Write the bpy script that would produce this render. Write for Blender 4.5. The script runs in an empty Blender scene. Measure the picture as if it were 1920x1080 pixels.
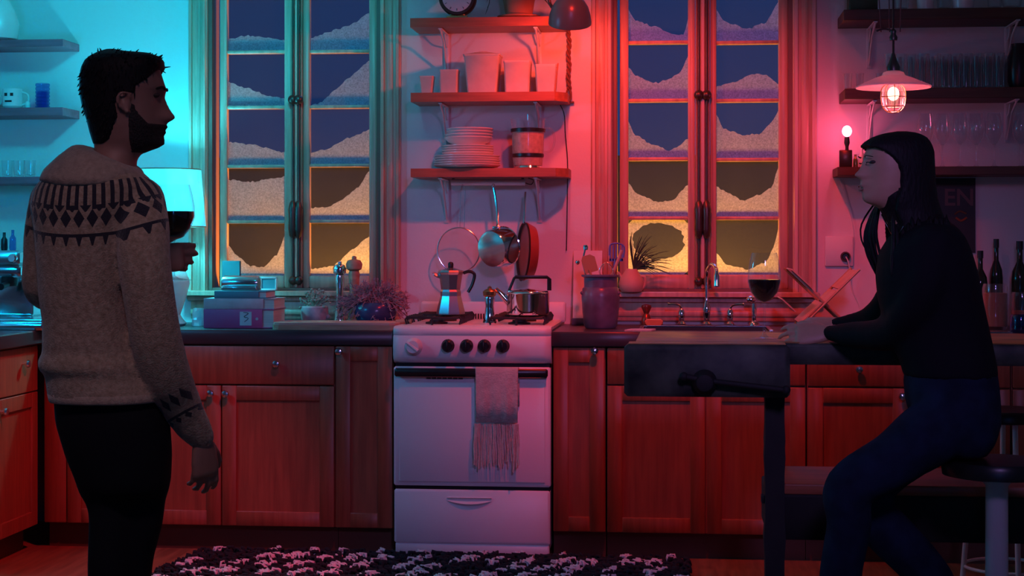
import bpy, math, random
from mathutils import Vector, Matrix
random.seed(7)
PI = math.pi
sc = bpy.context.scene
COL = sc.collection

# ------------------------------------------------------------------ camera
FPX, TH = 3114.0, math.radians(5.87)
CX, CY, CZ = 0.0, -6.49, 1.229
HZ = 460.0
ct, st_ = math.cos(TH), math.sin(TH)
cam_d = bpy.data.cameras.new('camera')
cam = bpy.data.objects.new('camera', cam_d)
COL.objects.link(cam)
cam.location = (CX, CY, CZ)
cam.rotation_euler = (PI/2, 0, TH)
cam_d.sensor_width = 36
cam_d.lens = FPX/1920*36
cam_d.shift_y = -80/1920
cam_d.dof.use_dof = False
sc.camera = cam
sc.view_settings.view_transform = 'Standard'
sc.view_settings.look = 'None'
sc.view_settings.gamma = 1
sc.view_settings.use_curve_mapping = False
sc.view_settings.exposure = 0.0

def den(px): return FPX*ct + (px-960)*st_
def W(px, py, Y):
    """world point seen at pixel px,py on the vertical plane y=Y"""
    t = (Y-CY)/den(px)
    return Vector((CX + t*(-FPX*st_ + (px-960)*ct), Y, CZ + t*(HZ-py)))
def X(px, Y): return W(px, 0, Y).x
def S(px, Y): return FPX/((Y-CY)/den(px)*FPX)      # pixels per metre
def Zp(px, py, Y): return W(px, py, Y).z
def G(px, py, z):
    t = (CZ-z)/(py-HZ)
    return Vector((CX + t*(-FPX*st_ + (px-960)*ct), CY + t*den(px), z))

YW = 0.66          # wall plane
# ------------------------------------------------------------------ world and lights
w = bpy.data.worlds.new('night'); sc.world = w
w.use_nodes = True
w.node_tree.nodes['Background'].inputs[0].default_value = (0.02, 0.075, 0.30, 1)
w.node_tree.nodes['Background'].inputs[1].default_value = 0.5

def light(name, kind, loc, col, power, size=0.05, target=None, spot=None, blend=0.5, size_y=None):
    d = bpy.data.lights.new(name, kind)
    d.color = col; d.energy = power
    if kind == 'AREA':
        d.size = size
        if size_y: d.shape = 'RECTANGLE'; d.size_y = size_y
    else:
        d.shadow_soft_size = size
    if kind == 'SPOT':
        d.spot_size = math.radians(spot or 60); d.spot_blend = blend
    o = bpy.data.objects.new(name, d); COL.objects.link(o)
    o.location = loc
    if target is not None:
        v = Vector(target)-Vector(loc)
        o.rotation_euler = v.to_track_quat('-Z', 'Y').to_euler()
    return o

CYAN = (0.03, 0.64, 0.82)
lamp_at = W(312, 372, 0.34)
light('table_lamp_bulb', 'POINT', lamp_at, CYAN, 29, 0.035)
dome_at = W(1068, 36, 0.19)
light('clamp_lamp_bulb', 'POINT', dome_at, (1.0, 0.07, 0.035), 12.5, 0.02)
light('ceiling_red_lamp', 'SPOT', (-0.05, -1.35, 2.98), (1.0, 0.03, 0.012), 150, 0.06, (-0.08, 0.45, 1.2), 60, 0.7)
light('corner_red_fill_spot', 'SPOT', (-0.85, -1.75, 2.9), (1.0, 0.03, 0.07), 190, 0.05, (-2.2, -0.78, 0.12), 45, 0.5)  # added red fill for the left cabinets and floor, not a room fixture
light('wall_cyan_fill_spot', 'SPOT', (-1.4, -1.3, 2.9), (0.0, 0.62, 0.80), 135, 0.12, (-2.3, 0.66, 2.2), 70, 0.9)  # extra cyan wash added to brighten the upper left wall
light('corner_blue_fill', 'POINT', (-2.72, -1.0, 1.75), (0.0, 0.45, 0.95), 20, 0.10)  # unseen blue fill added off-frame for the lower left wall
light('violet_fill_spot', 'SPOT', (0.6, -5.6, 2.6), (0.32, 0.19, 0.62), 250, 0.25, (-0.2, 0, 0.75), 42, 1.0)  # soft violet fill added from the camera side, aimed at the stove
light('warm_back_fill_spot', 'SPOT', (-1.0, -4.5, 2.95), (0.50, 0.30, 0.40), 75, 0.2, (-1.15, -2.8, 0.8), 40, 0.9)  # warm fill added to lift the man's sweater only
light('low_blue_lamp', 'POINT', (0.35, -6.6, 1.0), (0.04, 0.17, 0.7), 11, 0.12)
pend_at = W(1675, 172, -0.9)
light('pendant_bulb', 'POINT', pend_at - Vector((0, 0, 0.02)), (1.0, 0.10, 0.16), 7.5, 0.02)
pink_at = W(1588, 246, 0.50)
light('candle_bulb', 'POINT', pink_at + Vector((-0.01, 0.03, 0)), (1.0, 0.05, 0.18), 0.7, 0.012)
light('street_lamp_amber', 'POINT', (X(700, 1.1), 1.02, 0.70), (1.0, 0.42, 0.04), 150, 0.08)
light('street_lamp_amber', 'POINT', (X(1290, 1.1), 1.02, 0.70), (1.0, 0.42, 0.04), 165, 0.08)
light('outdoor_sky_glow', 'AREA', (-0.3, 2.6, 4.6), (0.0, 0.22, 1.0), 130, 2.0, (-0.3, 0.7, 2.4))

# ------------------------------------------------------------------ materials
def mat(name, col, rough=0.6, metal=0.0, spec=0.5, var=0.0, vscale=8, stretch=(1, 1, 1), bump=0.0, bscale=60, sheen=0.0, col2=None):
    m = bpy.data.materials.new(name); m.use_nodes = True
    nt = m.node_tree; b = nt.nodes['Principled BSDF']
    b.inputs['Base Color'].default_value = (*col, 1)
    b.inputs['Roughness'].default_value = rough
    b.inputs['Metallic'].default_value = metal
    b.inputs['Specular IOR Level'].default_value = spec
    if sheen: b.inputs['Sheen Weight'].default_value = sheen
    tc = nt.nodes.new('ShaderNodeTexCoord'); mp = nt.nodes.new('ShaderNodeMapping')
    nt.links.new(tc.outputs['Object'], mp.inputs[0]); mp.inputs['Scale'].default_value = stretch
    if var or col2:
        n = nt.nodes.new('ShaderNodeTexNoise'); n.inputs['Scale'].default_value = vscale; n.inputs['Detail'].default_value = 5
        nt.links.new(mp.outputs[0], n.inputs[0])
        r = nt.nodes.new('ShaderNodeValToRGB')
        a = col2 if col2 else tuple(c*(1-var) for c in col)
        r.color_ramp.elements[0].position = 0.32; r.color_ramp.elements[1].position = 0.68
        r.color_ramp.elements[0].color = (*a, 1)
        r.color_ramp.elements[1].color = (*(min(1, c*(1+var*0.6)) for c in col), 1)
        nt.links.new(n.outputs['Fac'], r.inputs[0]); nt.links.new(r.outputs[0], b.inputs['Base Color'])
    if bump:
        n2 = nt.nodes.new('ShaderNodeTexNoise'); n2.inputs['Scale'].default_value = bscale; n2.inputs['Detail'].default_value = 4
        nt.links.new(mp.outputs[0], n2.inputs[0])
        bp = nt.nodes.new('ShaderNodeBump'); bp.inputs['Strength'].default_value = bump; bp.inputs['Distance'].default_value = 0.004
        nt.links.new(n2.outputs['Fac'], bp.inputs['Height']); nt.links.new(bp.outputs[0], b.inputs['Normal'])
    return m

def glassy(name, tint=(0.95, 0.97, 0.98), refl=1.0, rough=0.04, edge=0.5):
    m = bpy.data.materials.new(name); m.use_nodes = True
    nt = m.node_tree; nt.nodes.remove(nt.nodes['Principled BSDF'])
    out = nt.nodes['Material Output']
    tr = nt.nodes.new('ShaderNodeBsdfTransparent'); tr.inputs[0].default_value = (*tint, 1)
    gl = nt.nodes.new('ShaderNodeBsdfGlossy'); gl.inputs['Roughness'].default_value = rough
    gl.inputs[0].default_value = (refl, refl, refl, 1)
    di = nt.nodes.new('ShaderNodeBsdfDiffuse'); di.inputs[0].default_value = (*(c*.9 for c in tint), 1)
    tl = nt.nodes.new('ShaderNodeBsdfTranslucent'); tl.inputs[0].default_value = (*(c*.9 for c in tint), 1)
    ad = nt.nodes.new('ShaderNodeMixShader'); ad.inputs[0].default_value = .5
    nt.links.new(di.outputs[0], ad.inputs[1]); nt.links.new(tl.outputs[0], ad.inputs[2])
    lw = nt.nodes.new('ShaderNodeLayerWeight'); lw.inputs[0].default_value = .5
    p = nt.nodes.new('ShaderNodeMath'); p.operation = 'POWER'; p.inputs[1].default_value = 2.6
    nt.links.new(lw.outputs['Facing'], p.inputs[0])
    q = nt.nodes.new('ShaderNodeMath'); q.operation = 'MULTIPLY_ADD'; q.inputs[1].default_value = edge; q.inputs[2].default_value = .012  # bright rim of lit glass mixed in as a pale edge colour
    nt.links.new(p.outputs[0], q.inputs[0])
    m1 = nt.nodes.new('ShaderNodeMixShader'); nt.links.new(q.outputs[0], m1.inputs[0])
    nt.links.new(tr.outputs[0], m1.inputs[1]); nt.links.new(ad.outputs[0], m1.inputs[2])
    q2 = nt.nodes.new('ShaderNodeMath'); q2.operation = 'MULTIPLY_ADD'; q2.inputs[1].default_value = .22; q2.inputs[2].default_value = .05
    nt.links.new(p.outputs[0], q2.inputs[0])
    mx = nt.nodes.new('ShaderNodeMixShader')
    nt.links.new(q2.outputs[0], mx.inputs[0]); nt.links.new(m1.outputs[0], mx.inputs[1]); nt.links.new(gl.outputs[0], mx.inputs[2])
    nt.links.new(mx.outputs[0], out.inputs[0])
    return m

def translucent(name, col, fac=0.5, clear=0.0, var=0.0, scale=60):
    m = bpy.data.materials.new(name); m.use_nodes = True
    nt = m.node_tree; nt.nodes.remove(nt.nodes['Principled BSDF'])
    out = nt.nodes['Material Output']
    d = nt.nodes.new('ShaderNodeBsdfDiffuse'); t = nt.nodes.new('ShaderNodeBsdfTranslucent')
    d.inputs[0].default_value = (*col, 1); t.inputs[0].default_value = (*col, 1)
    if var:
        tc = nt.nodes.new('ShaderNodeTexCoord'); n = nt.nodes.new('ShaderNodeTexNoise'); n.inputs['Scale'].default_value = scale; n.inputs['Detail'].default_value = 6
        nt.links.new(tc.outputs['Object'], n.inputs[0])
        r = nt.nodes.new('ShaderNodeValToRGB')
        r.color_ramp.elements[0].position = 0.3; r.color_ramp.elements[1].position = 0.7
        r.color_ramp.elements[0].color = (*(c*(1-var) for c in col), 1); r.color_ramp.elements[1].color = (*col, 1)
        nt.links.new(n.outputs['Fac'], r.inputs[0])
        nt.links.new(r.outputs[0], d.inputs[0]); nt.links.new(r.outputs[0], t.inputs[0])
    mx = nt.nodes.new('ShaderNodeMixShader'); mx.inputs[0].default_value = fac
    nt.links.new(d.outputs[0], mx.inputs[1]); nt.links.new(t.outputs[0], mx.inputs[2])
    last = mx
    if clear:
        tr = nt.nodes.new('ShaderNodeBsdfTransparent'); m2 = nt.nodes.new('ShaderNodeMixShader'); m2.inputs[0].default_value = clear
        nt.links.new(mx.outputs[0], m2.inputs[1]); nt.links.new(tr.outputs[0], m2.inputs[2]); last = m2
    nt.links.new(last.outputs[0], out.inputs[0])
    return m

def emis(name, col, strength):
    m = bpy.data.materials.new(name); m.use_nodes = True
    b = m.node_tree.nodes['Principled BSDF']
    b.inputs['Base Color'].default_value = (*col, 1)
    b.inputs['Emission Color'].default_value = (*col, 1); b.inputs['Emission Strength'].default_value = strength
    return m

M = {
 'wall': mat('wall_paint', (0.72, 0.70, 0.70), 0.75, bump=0.15, bscale=90),
 'ceiling': mat('ceiling_paint', (0.5, 0.5, 0.5), 0.8),
 'floor': mat('floor_boards', (0.33, 0.15, 0.07), 0.35, var=0.35, vscale=6, stretch=(8, 0.7, 1)),
 'cab': mat('cabinet_wood', (0.33, 0.085, 0.04), 0.42, var=0.22, vscale=7, stretch=(9, 9, 0.7)),
 'cabdark': mat('cabinet_shadow_gap', (0.05, 0.02, 0.012), 0.7),
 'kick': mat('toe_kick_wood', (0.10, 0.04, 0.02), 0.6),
 'trim': mat('window_trim_wood', (0.62, 0.37, 0.28), 0.38, var=0.2, vscale=5, stretch=(9, 9, 0.6)),
 'trimdark': mat('window_groove_wood', (0.20, 0.09, 0.07), 0.55),
 'counter': mat('soapstone', (0.05, 0.045, 0.048), 0.34, spec=0.45, var=0.3, vscale=4),
 'shelf': mat('red_stained_wood', (0.42, 0.12, 0.06), 0.45, var=0.25, vscale=6, stretch=(0.8, 9, 9)),
 'bluelit_shelf': mat('red_wood_with_blue_light_tint', (0.38, 0.10, 0.15), 0.5, var=0.25, vscale=6, stretch=(0.8, 9, 9)),  # same red wood, with the blue light's cast mixed into its colour
 'darkshelf': mat('dark_stained_wood', (0.09, 0.035, 0.02), 0.55, var=0.3, vscale=6, stretch=(0.8, 9, 9)),
 'white': mat('white_enamel', (0.78, 0.76, 0.76), 0.42),
 'paintmetal': mat('white_painted_metal', (0.72, 0.7, 0.7), 0.4),
 'china': mat('white_china', (0.8, 0.78, 0.76), 0.2),
 'black': mat('black_plastic', (0.012, 0.012, 0.013), 0.32),
 'iron': mat('cast_iron', (0.02, 0.02, 0.022), 0.5),
 'steel': mat('brushed_steel', (0.72, 0.72, 0.74), 0.18, 1.0),
 'chrome': mat('chrome', (0.85, 0.85, 0.87), 0.09, 1.0),
 'alu': mat('cast_aluminium', (0.62, 0.62, 0.64), 0.3, 1.0),
 'bronze': mat('dark_bronze', (0.10, 0.07, 0.06), 0.35, 0.7),
 'brass': mat('brass', (0.55, 0.38, 0.18), 0.3, 1.0),
 'canister': mat('canister_tin', (0.62, 0.55, 0.50), 0.35, var=0.08, vscale=20),
 'grey': mat('grey_enamel', (0.09, 0.13, 0.13), 0.30),
 'terra': mat('terracotta', (0.45, 0.17, 0.09), 0.75, var=0.15),
 'leaf': mat('dark_leaf', (0.04, 0.06, 0.025), 0.6),
 'drygrass': mat('dried_stems', (0.40, 0.24, 0.27), 0.85, var=0.3, vscale=30),
 'pale_leaf': mat('pale_succulent', (0.42, 0.50, 0.38), 0.7, var=0.3, vscale=40),
 'blueglaze': mat('blue_glaze', (0.05, 0.06, 0.16), 0.22),
 'crock': mat('stoneware_glaze', (0.16, 0.13, 0.20), 0.3, var=0.35, vscale=14),
 'paper': mat('book_pages', (0.72, 0.66, 0.58), 0.8, stretch=(1, 1, 60), var=0.12, vscale=5),
 'magenta': mat('magenta_cover', (0.55, 0.10, 0.28), 0.55),
 'palecover': mat('pale_cover', (0.62, 0.55, 0.56), 0.6, var=0.1, vscale=20),
 'tealcover': mat('teal_cover', (0.10, 0.30, 0.36), 0.55),
 'board': mat('cutting_board_wood', (0.52, 0.30, 0.18), 0.5, var=0.2, vscale=8, stretch=(1, 8, 8)),
 'spoonwood': mat('spoon_wood', (0.45, 0.22, 0.10), 0.6),
 'marble': mat('white_marble', (0.75, 0.72, 0.72), 0.3, var=0.1, vscale=6),
 'pot': mat('painted_pot', (0.66, 0.68, 0.68), 0.4, col2=(0.35, 0.4, 0.45), vscale=22),
 'card': mat('teal_card', (0.05, 0.15, 0.18), 0.7),
 'clay': mat('pink_clay', (0.62, 0.36, 0.28), 0.6, var=0.15),
 'bench': mat('weathered_green_paint', (0.060, 0.066, 0.045), 0.6, col2=(0.012, 0.015, 0.012), vscale=11, var=0.6, bump=0.4, bscale=25),
 'benchtop': mat('worn_bench_top', (0.62, 0.27, 0.07), 0.33, var=0.5, vscale=5, stretch=(1.5, 5, 5)),
 'benchleg': mat('dark_bench_wood', (0.014, 0.012, 0.011), 0.75, var=0.4),
 'skin': mat('skin', (0.36, 0.18, 0.13), 0.5, var=0.06, vscale=40),
 'skin_w': mat('skin_light', (0.62, 0.32, 0.21), 0.48, var=0.05, vscale=40),
 'hair': mat('dark_hair', (0.010, 0.008, 0.009), 0.6, spec=0.22, bump=0.8, bscale=120, stretch=(1, 1, 0.3)),
 'beard': mat('dark_beard', (0.02, 0.014, 0.013), 0.75, bump=0.9, bscale=200),
 'lip': mat('lips', (0.36, 0.13, 0.11), 0.45),
 'eye': mat('eye_dark', (0.06, 0.045, 0.04), 0.25),
 'trousers': mat('black_trousers', (0.006, 0.007, 0.010), 0.9, spec=0.2, bump=0.3, bscale=12),
 'jeans': mat('dark_denim', (0.010, 0.018, 0.043), 0.9, spec=0.2, var=0.4, vscale=16, bump=0.5, bscale=14),
 'blouse': mat('black_blouse', (0.006, 0.006, 0.009), 0.85, spec=0.2, bump=0.5, bscale=9),
 'shoe': mat('black_leather', (0.01, 0.01, 0.01), 0.4),
 'towel': mat('cream_towel', (0.62, 0.52, 0.46), 0.95, var=0.15, vscale=50, bump=0.8, bscale=160, sheen=0.3),
 'rugblack': mat('rug_black_yarn', (0.010, 0.010, 0.014), 0.95),
 'rugwhite': mat('rug_cream_yarn', (0.80, 0.68, 0.68), 0.95, sheen=0.2),
 'glass': glassy('clear_glass'),
 'glassblue': glassy('blue_glass', (0.35, 0.5, 0.85)),
 'glassgreen': mat('dark_bottle_glass', (0.012, 0.02, 0.012), 0.08),
 'wine': mat('red_wine', (0.02, 0.001, 0.003), 0.05),
 'coffee': mat('oats', (0.60, 0.38, 0.28), 0.8, var=0.2, vscale=60),
 'mesh': translucent('fine_wire_mesh', (0.45, 0.45, 0.47), 0.3, 0.72),
 'shade': translucent('linen_lampshade', (0.72, 0.70, 0.70), 0.42),
 'fogglass': translucent('misted_glass', (0.075, 0.075, 0.085), 0.72, 0.52, 0.35, 220),
 'frost': translucent('frosted_ice', (0.60, 0.58, 0.58), 0.66, 0.0, 0.45, 180),
 'snow': mat('trampled_ground', (0.10, 0.10, 0.10), 0.9),
 'outwall': mat('outside_wall', (0.025, 0.022, 0.025), 0.9, var=0.4, vscale=3),
 'bulb_pink': emis('lit_pink_bulb', (1.0, 0.28, 0.42), 14),
 'bulb_warm': emis('lit_warm_bulb', (1.0, 0.42, 0.30), 7),
 'bulb_red': emis('lit_red_bulb', (1.0, 0.05, 0.03), 6),
 'poster': mat('black_poster', (0.012, 0.011, 0.012), 0.5),
 'ink': mat('poster_ink', (0.16, 0.07, 0.07), 0.6),
 'inkorange': mat('poster_orange_ink', (0.22, 0.07, 0.03), 0.6),
 'cork': mat('cord_rope', (0.22, 0.08, 0.05), 0.9),
 'label': mat('paper_label', (0.70, 0.70, 0.70), 0.7),
 'pan': mat('red_enamel_pan', (0.35, 0.06, 0.04), 0.3),
 'dial': mat('clock_dial', (0.70, 0.68, 0.70), 0.4),
 'sponge': mat('orange_sponge', (0.62, 0.26, 0.12), 0.9),
 'redglass': mat('red_copper_pot', (0.30, 0.08, 0.05), 0.25, 0.6),
}

# ------------------------------------------------------------------ mesh builder
ORG = {}
class MB:
    def __init__(s): s.v = []; s.f = []; s.mi = []; s.cur = 0
    def add(s, vs, fs):
        o = len(s.v); s.v += [Vector(v) for v in vs]
        for f in fs: s.f.append([i+o for i in f]); s.mi.append(s.cur)
        return s
    def m(s, i): s.cur = i; return s
    def box(s, x0, x1, y0, y1, z0, z1, bev=0.0):
        if x1 < x0: x0, x1 = x1, x0
        if y1 < y0: y0, y1 = y1, y0
        if z1 < z0: z0, z1 = z1, z0
        b = min(bev, (x1-x0)*.45, (y1-y0)*.45, (z1-z0)*.45)
        if b <= 0:
            vs = [(x, y, z) for z in (z0, z1) for y in (y0, y1) for x in (x0, x1)]
            return s.add(vs, [(0, 2, 3, 1), (4, 5, 7, 6), (0, 1, 5, 4), (2, 6, 7, 3), (0, 4, 6, 2), (1, 3, 7, 5)])
        # chamfered box: stacked outlines in xz plane along y with chamfer
        def ring(i, y):
            c = b
            X0, X1, Z0, Z1 = x0+i, x1-i, z0+i, z1-i
            return [(X0+c, y, Z0), (X1-c, y, Z0), (X1, y, Z0+c), (X1, y, Z1-c), (X1-c, y, Z1), (X0+c, y, Z1), (X0, y, Z1-c), (X0, y, Z0+c)]
        return s.loft([ring(b, y0) if 2*b < min(x1-x0, z1-z0)-2*b else ring(b*.4, y0), ring(0, y0+b), ring(0, y1-b), ring(b, y1) if 2*b < min(x1-x0, z1-z0)-2*b else ring(b*.4, y1)])
    def loft(s, rings, cap=True, close=False):
        n = len(rings[0]); vs = [p for r in rings for p in r]; fs = []
        R = len(rings)
        for i in range(R-1 if not close else R):
            a, b2 = i*n, ((i+1) % R)*n
            for j in range(n):
                k = (j+1) % n
                fs.append((a+j, a+k, b2+k, b2+j))
        if cap and not close:
            fs.append(tuple(range(n-1, -1, -1))); fs.append(tuple((R-1)*n+j for j in range(n)))
        return s.add(vs, fs)
    def lathe(s, cx, cy, prof, n=28, cap=True):
        rings = [[(cx+r*math.cos(2*PI*j/n), cy+r*math.sin(2*PI*j/n), z) for j in range(n)] for r, z in prof]
        return s.loft(rings, cap)
    def spin(s, o, ax, prof, n=20, cap=True):
        """prof: (r, distance along ax)"""
        o = Vector(o); ax = Vector(ax).normalized()
        u = ax.orthogonal().normalized(); v = ax.cross(u)
        rings = [[o+ax*d+u*(r*math.cos(2*PI*j/n))+v*(r*math.sin(2*PI*j/n)) for j in range(n)] for r, d in prof]
        return s.loft(rings, cap)
    def tube(s, path, r, n=10, cap=True, close=False, flat=None):
        P = [Vector(p) for p in path]; N = len(P)
        rr = r if isinstance(r, (list, tuple)) else [r]*N
        rings = []; up = None
        for i in range(N):
            a = P[(i-1) % N] if (close or i > 0) else P[i]; b2 = P[(i+1) % N] if (close or i < N-1) else P[i]
            t = (b2-a)
            t = t.normalized() if t.length > 1e-9 else Vector((0, 0, 1))
            if up is None:
                up = t.orthogonal().normalized() if flat is None else (Vector(flat) - t*t.dot(Vector(flat))).normalized()
            else:
                up = (up - t*t.dot(up))
                up = up.normalized() if up.length > 1e-6 else t.orthogonal().normalized()
            v = t.cross(up)
            q = rr[i]
            ra, rb = (q if isinstance(q, (tuple, list)) else (q, q))
            rings.append([P[i]+up*(ra*math.cos(2*PI*j/n))+v*(rb*math.sin(2*PI*j/n)) for j in range(n)])
        return s.loft(rings, cap, close)
    def ball(s, c, r, n=14, sc3=(1, 1, 1)):
        c = Vector(c); rings = []
        m_ = max(6, n//2)
        for i in range(m_+1):
            a = PI*i/m_; a = min(max(a, 0.06), PI-0.06)
            rings.append([c+Vector((r*sc3[0]*math.sin(a)*math.cos(2*PI*j/n), r*sc3[1]*math.sin(a)*math.sin(2*PI*j/n), -r*sc3[2]*math.cos(a))) for j in range(n)])
        return s.loft(rings)
    def plate(s, pts, thick):
        """polygon pts (3d, planar), thick vector"""
        t = Vector(thick); n = len(pts)
        a = [Vector(p) for p in pts]; b2 = [p+t for p in a]
        return s.add(a+b2, [tuple(range(n-1, -1, -1)), tuple(range(n, 2*n))]+[(i, (i+1) % n, n+(i+1) % n, n+i) for i in range(n)])
    # pixel helpers
    def bp(s, x0, x1, y0, y1, Y0, Y1, bev=0.0, px=None):
        p = (x0+x1)/2 if px is None else px
        return s.box(X(x0, Y0), X(x1, Y0), Y0, Y1, Zp(p, y1, Y0), Zp(p, y0, Y0), bev)
    def lp(s, cx, Y, prof, zbase=None, n=28, cap=True):
        k = S(cx, Y); x = X(cx, Y)
        pr = [(h/k, Zp(cx, py, Y)) for h, py in prof]
        if zbase is not None:
            dz = zbase-min(z for r, z in pr); pr = [(r, z+dz) for r, z in pr]
        return s.lathe(x, Y, pr, n, cap)

def smooth_by_angle(me, ang=0.7):
    for p in me.polygons: p.use_smooth = True
    try: me.set_sharp_from_angle(angle=ang)
    except Exception: pass

def obj(name, mb, m, parent=None, smooth=True, label=None, ang=0.7, origin=None):
    me = bpy.data.meshes.new(name)
    if parent is not None: org = ORG[parent]
    elif origin is not None: org = Vector(origin)
    else:
        lo = [min(v[i] for v in mb.v) for i in range(3)]; hi = [max(v[i] for v in mb.v) for i in range(3)]
        org = Vector(((lo[0]+hi[0])/2, (lo[1]+hi[1])/2, lo[2]))
    me.from_pydata([tuple(v-org) for v in mb.v], [], mb.f)
    ms = m if isinstance(m, (list, tuple)) else [m]
    for q in ms: me.materials.append(M[q] if isinstance(q, str) else q)
    if len(ms) > 1:
        for p, i in zip(me.polygons, mb.mi): p.material_index = i
    import bmesh
    bm = bmesh.new(); bm.from_mesh(me); bmesh.ops.recalc_face_normals(bm, faces=bm.faces); bm.to_mesh(me); bm.free()
    if smooth: smooth_by_angle(me, ang)
    o = bpy.data.objects.new(name, me); COL.objects.link(o)
    if parent is not None: o.parent = parent
    else: o.location = org
    ORG[o] = org
    if label: o['label'] = label
    return o

def tag(o, label, cat, group=None, kind=None):
    if label: o['label'] = label
    if cat: o['category'] = cat
    if group: o['group'] = group
    if kind: o['kind'] = kind
    return o
def thing(name, label, cat, loc, group=None):
    o = bpy.data.objects.new(name, None); COL.objects.link(o)
    o.empty_display_size = 0.05
    o.location = loc; ORG[o] = Vector(loc)
    return tag(o, label, cat, group)
def struct(name, mb, m, **k):
    o = obj(name, mb, m, **k); o['kind'] = 'structure'; return o
def dup(root, loc, label=None, rz=0):
    r = root.copy(); COL.objects.link(r); r.location = loc; r.rotation_euler = (0, 0, rz)
    if label: r['label'] = label
    ORG[r] = Vector(loc)
    for ch in list(root.children):
        c = ch.copy(); COL.objects.link(c); c.parent = r
        for g in ch.children:
            d = g.copy(); COL.objects.link(d); d.parent = c
    return r
def lerp(a, b, t): return a+(b-a)*t
def curve(pts, n):
    """Catmull-Rom through pts (tuples of any length) -> n samples"""
    P = [Vector(p) if len(p) in (2, 3, 4) else p for p in pts]
    out = []
    m_ = len(P)-1
    for i in range(n):
        t = i/(n-1)*m_; k = min(int(t), m_-1); u = t-k
        p0, p1, p2, p3 = P[max(k-1, 0)], P[k], P[k+1], P[min(k+2, m_)]
        out.append(0.5*((2*p1)+(p2-p0)*u+(2*p0-5*p1+4*p2-p3)*u*u+(3*p1-p0-3*p2+p3)*u*u*u))
    return out
def interp(tab, x):
    if x <= tab[0][0]: return tab[0][1:]
    for a, b in zip(tab, tab[1:]):
        if x <= b[0]:
            t = (x-a[0])/(b[0]-a[0]); t = t*t*(3-2*t)*0.35+t*0.65
            return tuple(lerp(p, q, t) for p, q in zip(a[1:], b[1:]))
    return tab[-1][1:]
# ------------------------------------------------------------------ room shell
XL = X(80, 0.03)               # front plane of the cabinet run along the left wall
XWL = XL-0.62; XWR = X(1920, YW)+1.1; YF = -7.4; ZC = 3.25
struct('floor', MB().box(XWL-.1, XWR+.1, YF-.1, YW+.12, -0.08, 0), 'floor', smooth=False)
struct('ceiling', MB().box(XWL-.1, XWR+.1, YF-.1, YW+.12, ZC, ZC+.08), 'ceiling', smooth=False)
struct('wall_left', MB().box(XWL-.1, XWL, YF, YW, 0, ZC), 'wall', smooth=False)
struct('wall_right', MB().box(XWR, XWR+.1, YF, YW, 0, ZC), 'wall', smooth=False)
struct('wall_front', MB().box(XWL, XWR, YF-.1, YF, 0, ZC), 'wall', smooth=False)
WIN = []
for (cl, cr) in ((385, 712), (1150, 1487)):
    WIN.append((X(cl, YW), X(cr, YW)))
ZW0 = 1.03; ZW1 = 2.66
b = MB()
xs = [XWL, WIN[0][0], WIN[0][1], WIN[1][0], WIN[1][1], XWR]
for i in (0, 2, 4): b.box(xs[i], xs[i+1], YW, YW+.12, 0, ZC)
for i in (1, 3):
    b.box(xs[i], xs[i+1], YW, YW+.12, 0, ZW0); b.box(xs[i], xs[i+1], YW, YW+.12, ZW1, ZC)
struct('wall_back', b, 'wall', smooth=False)

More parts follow.
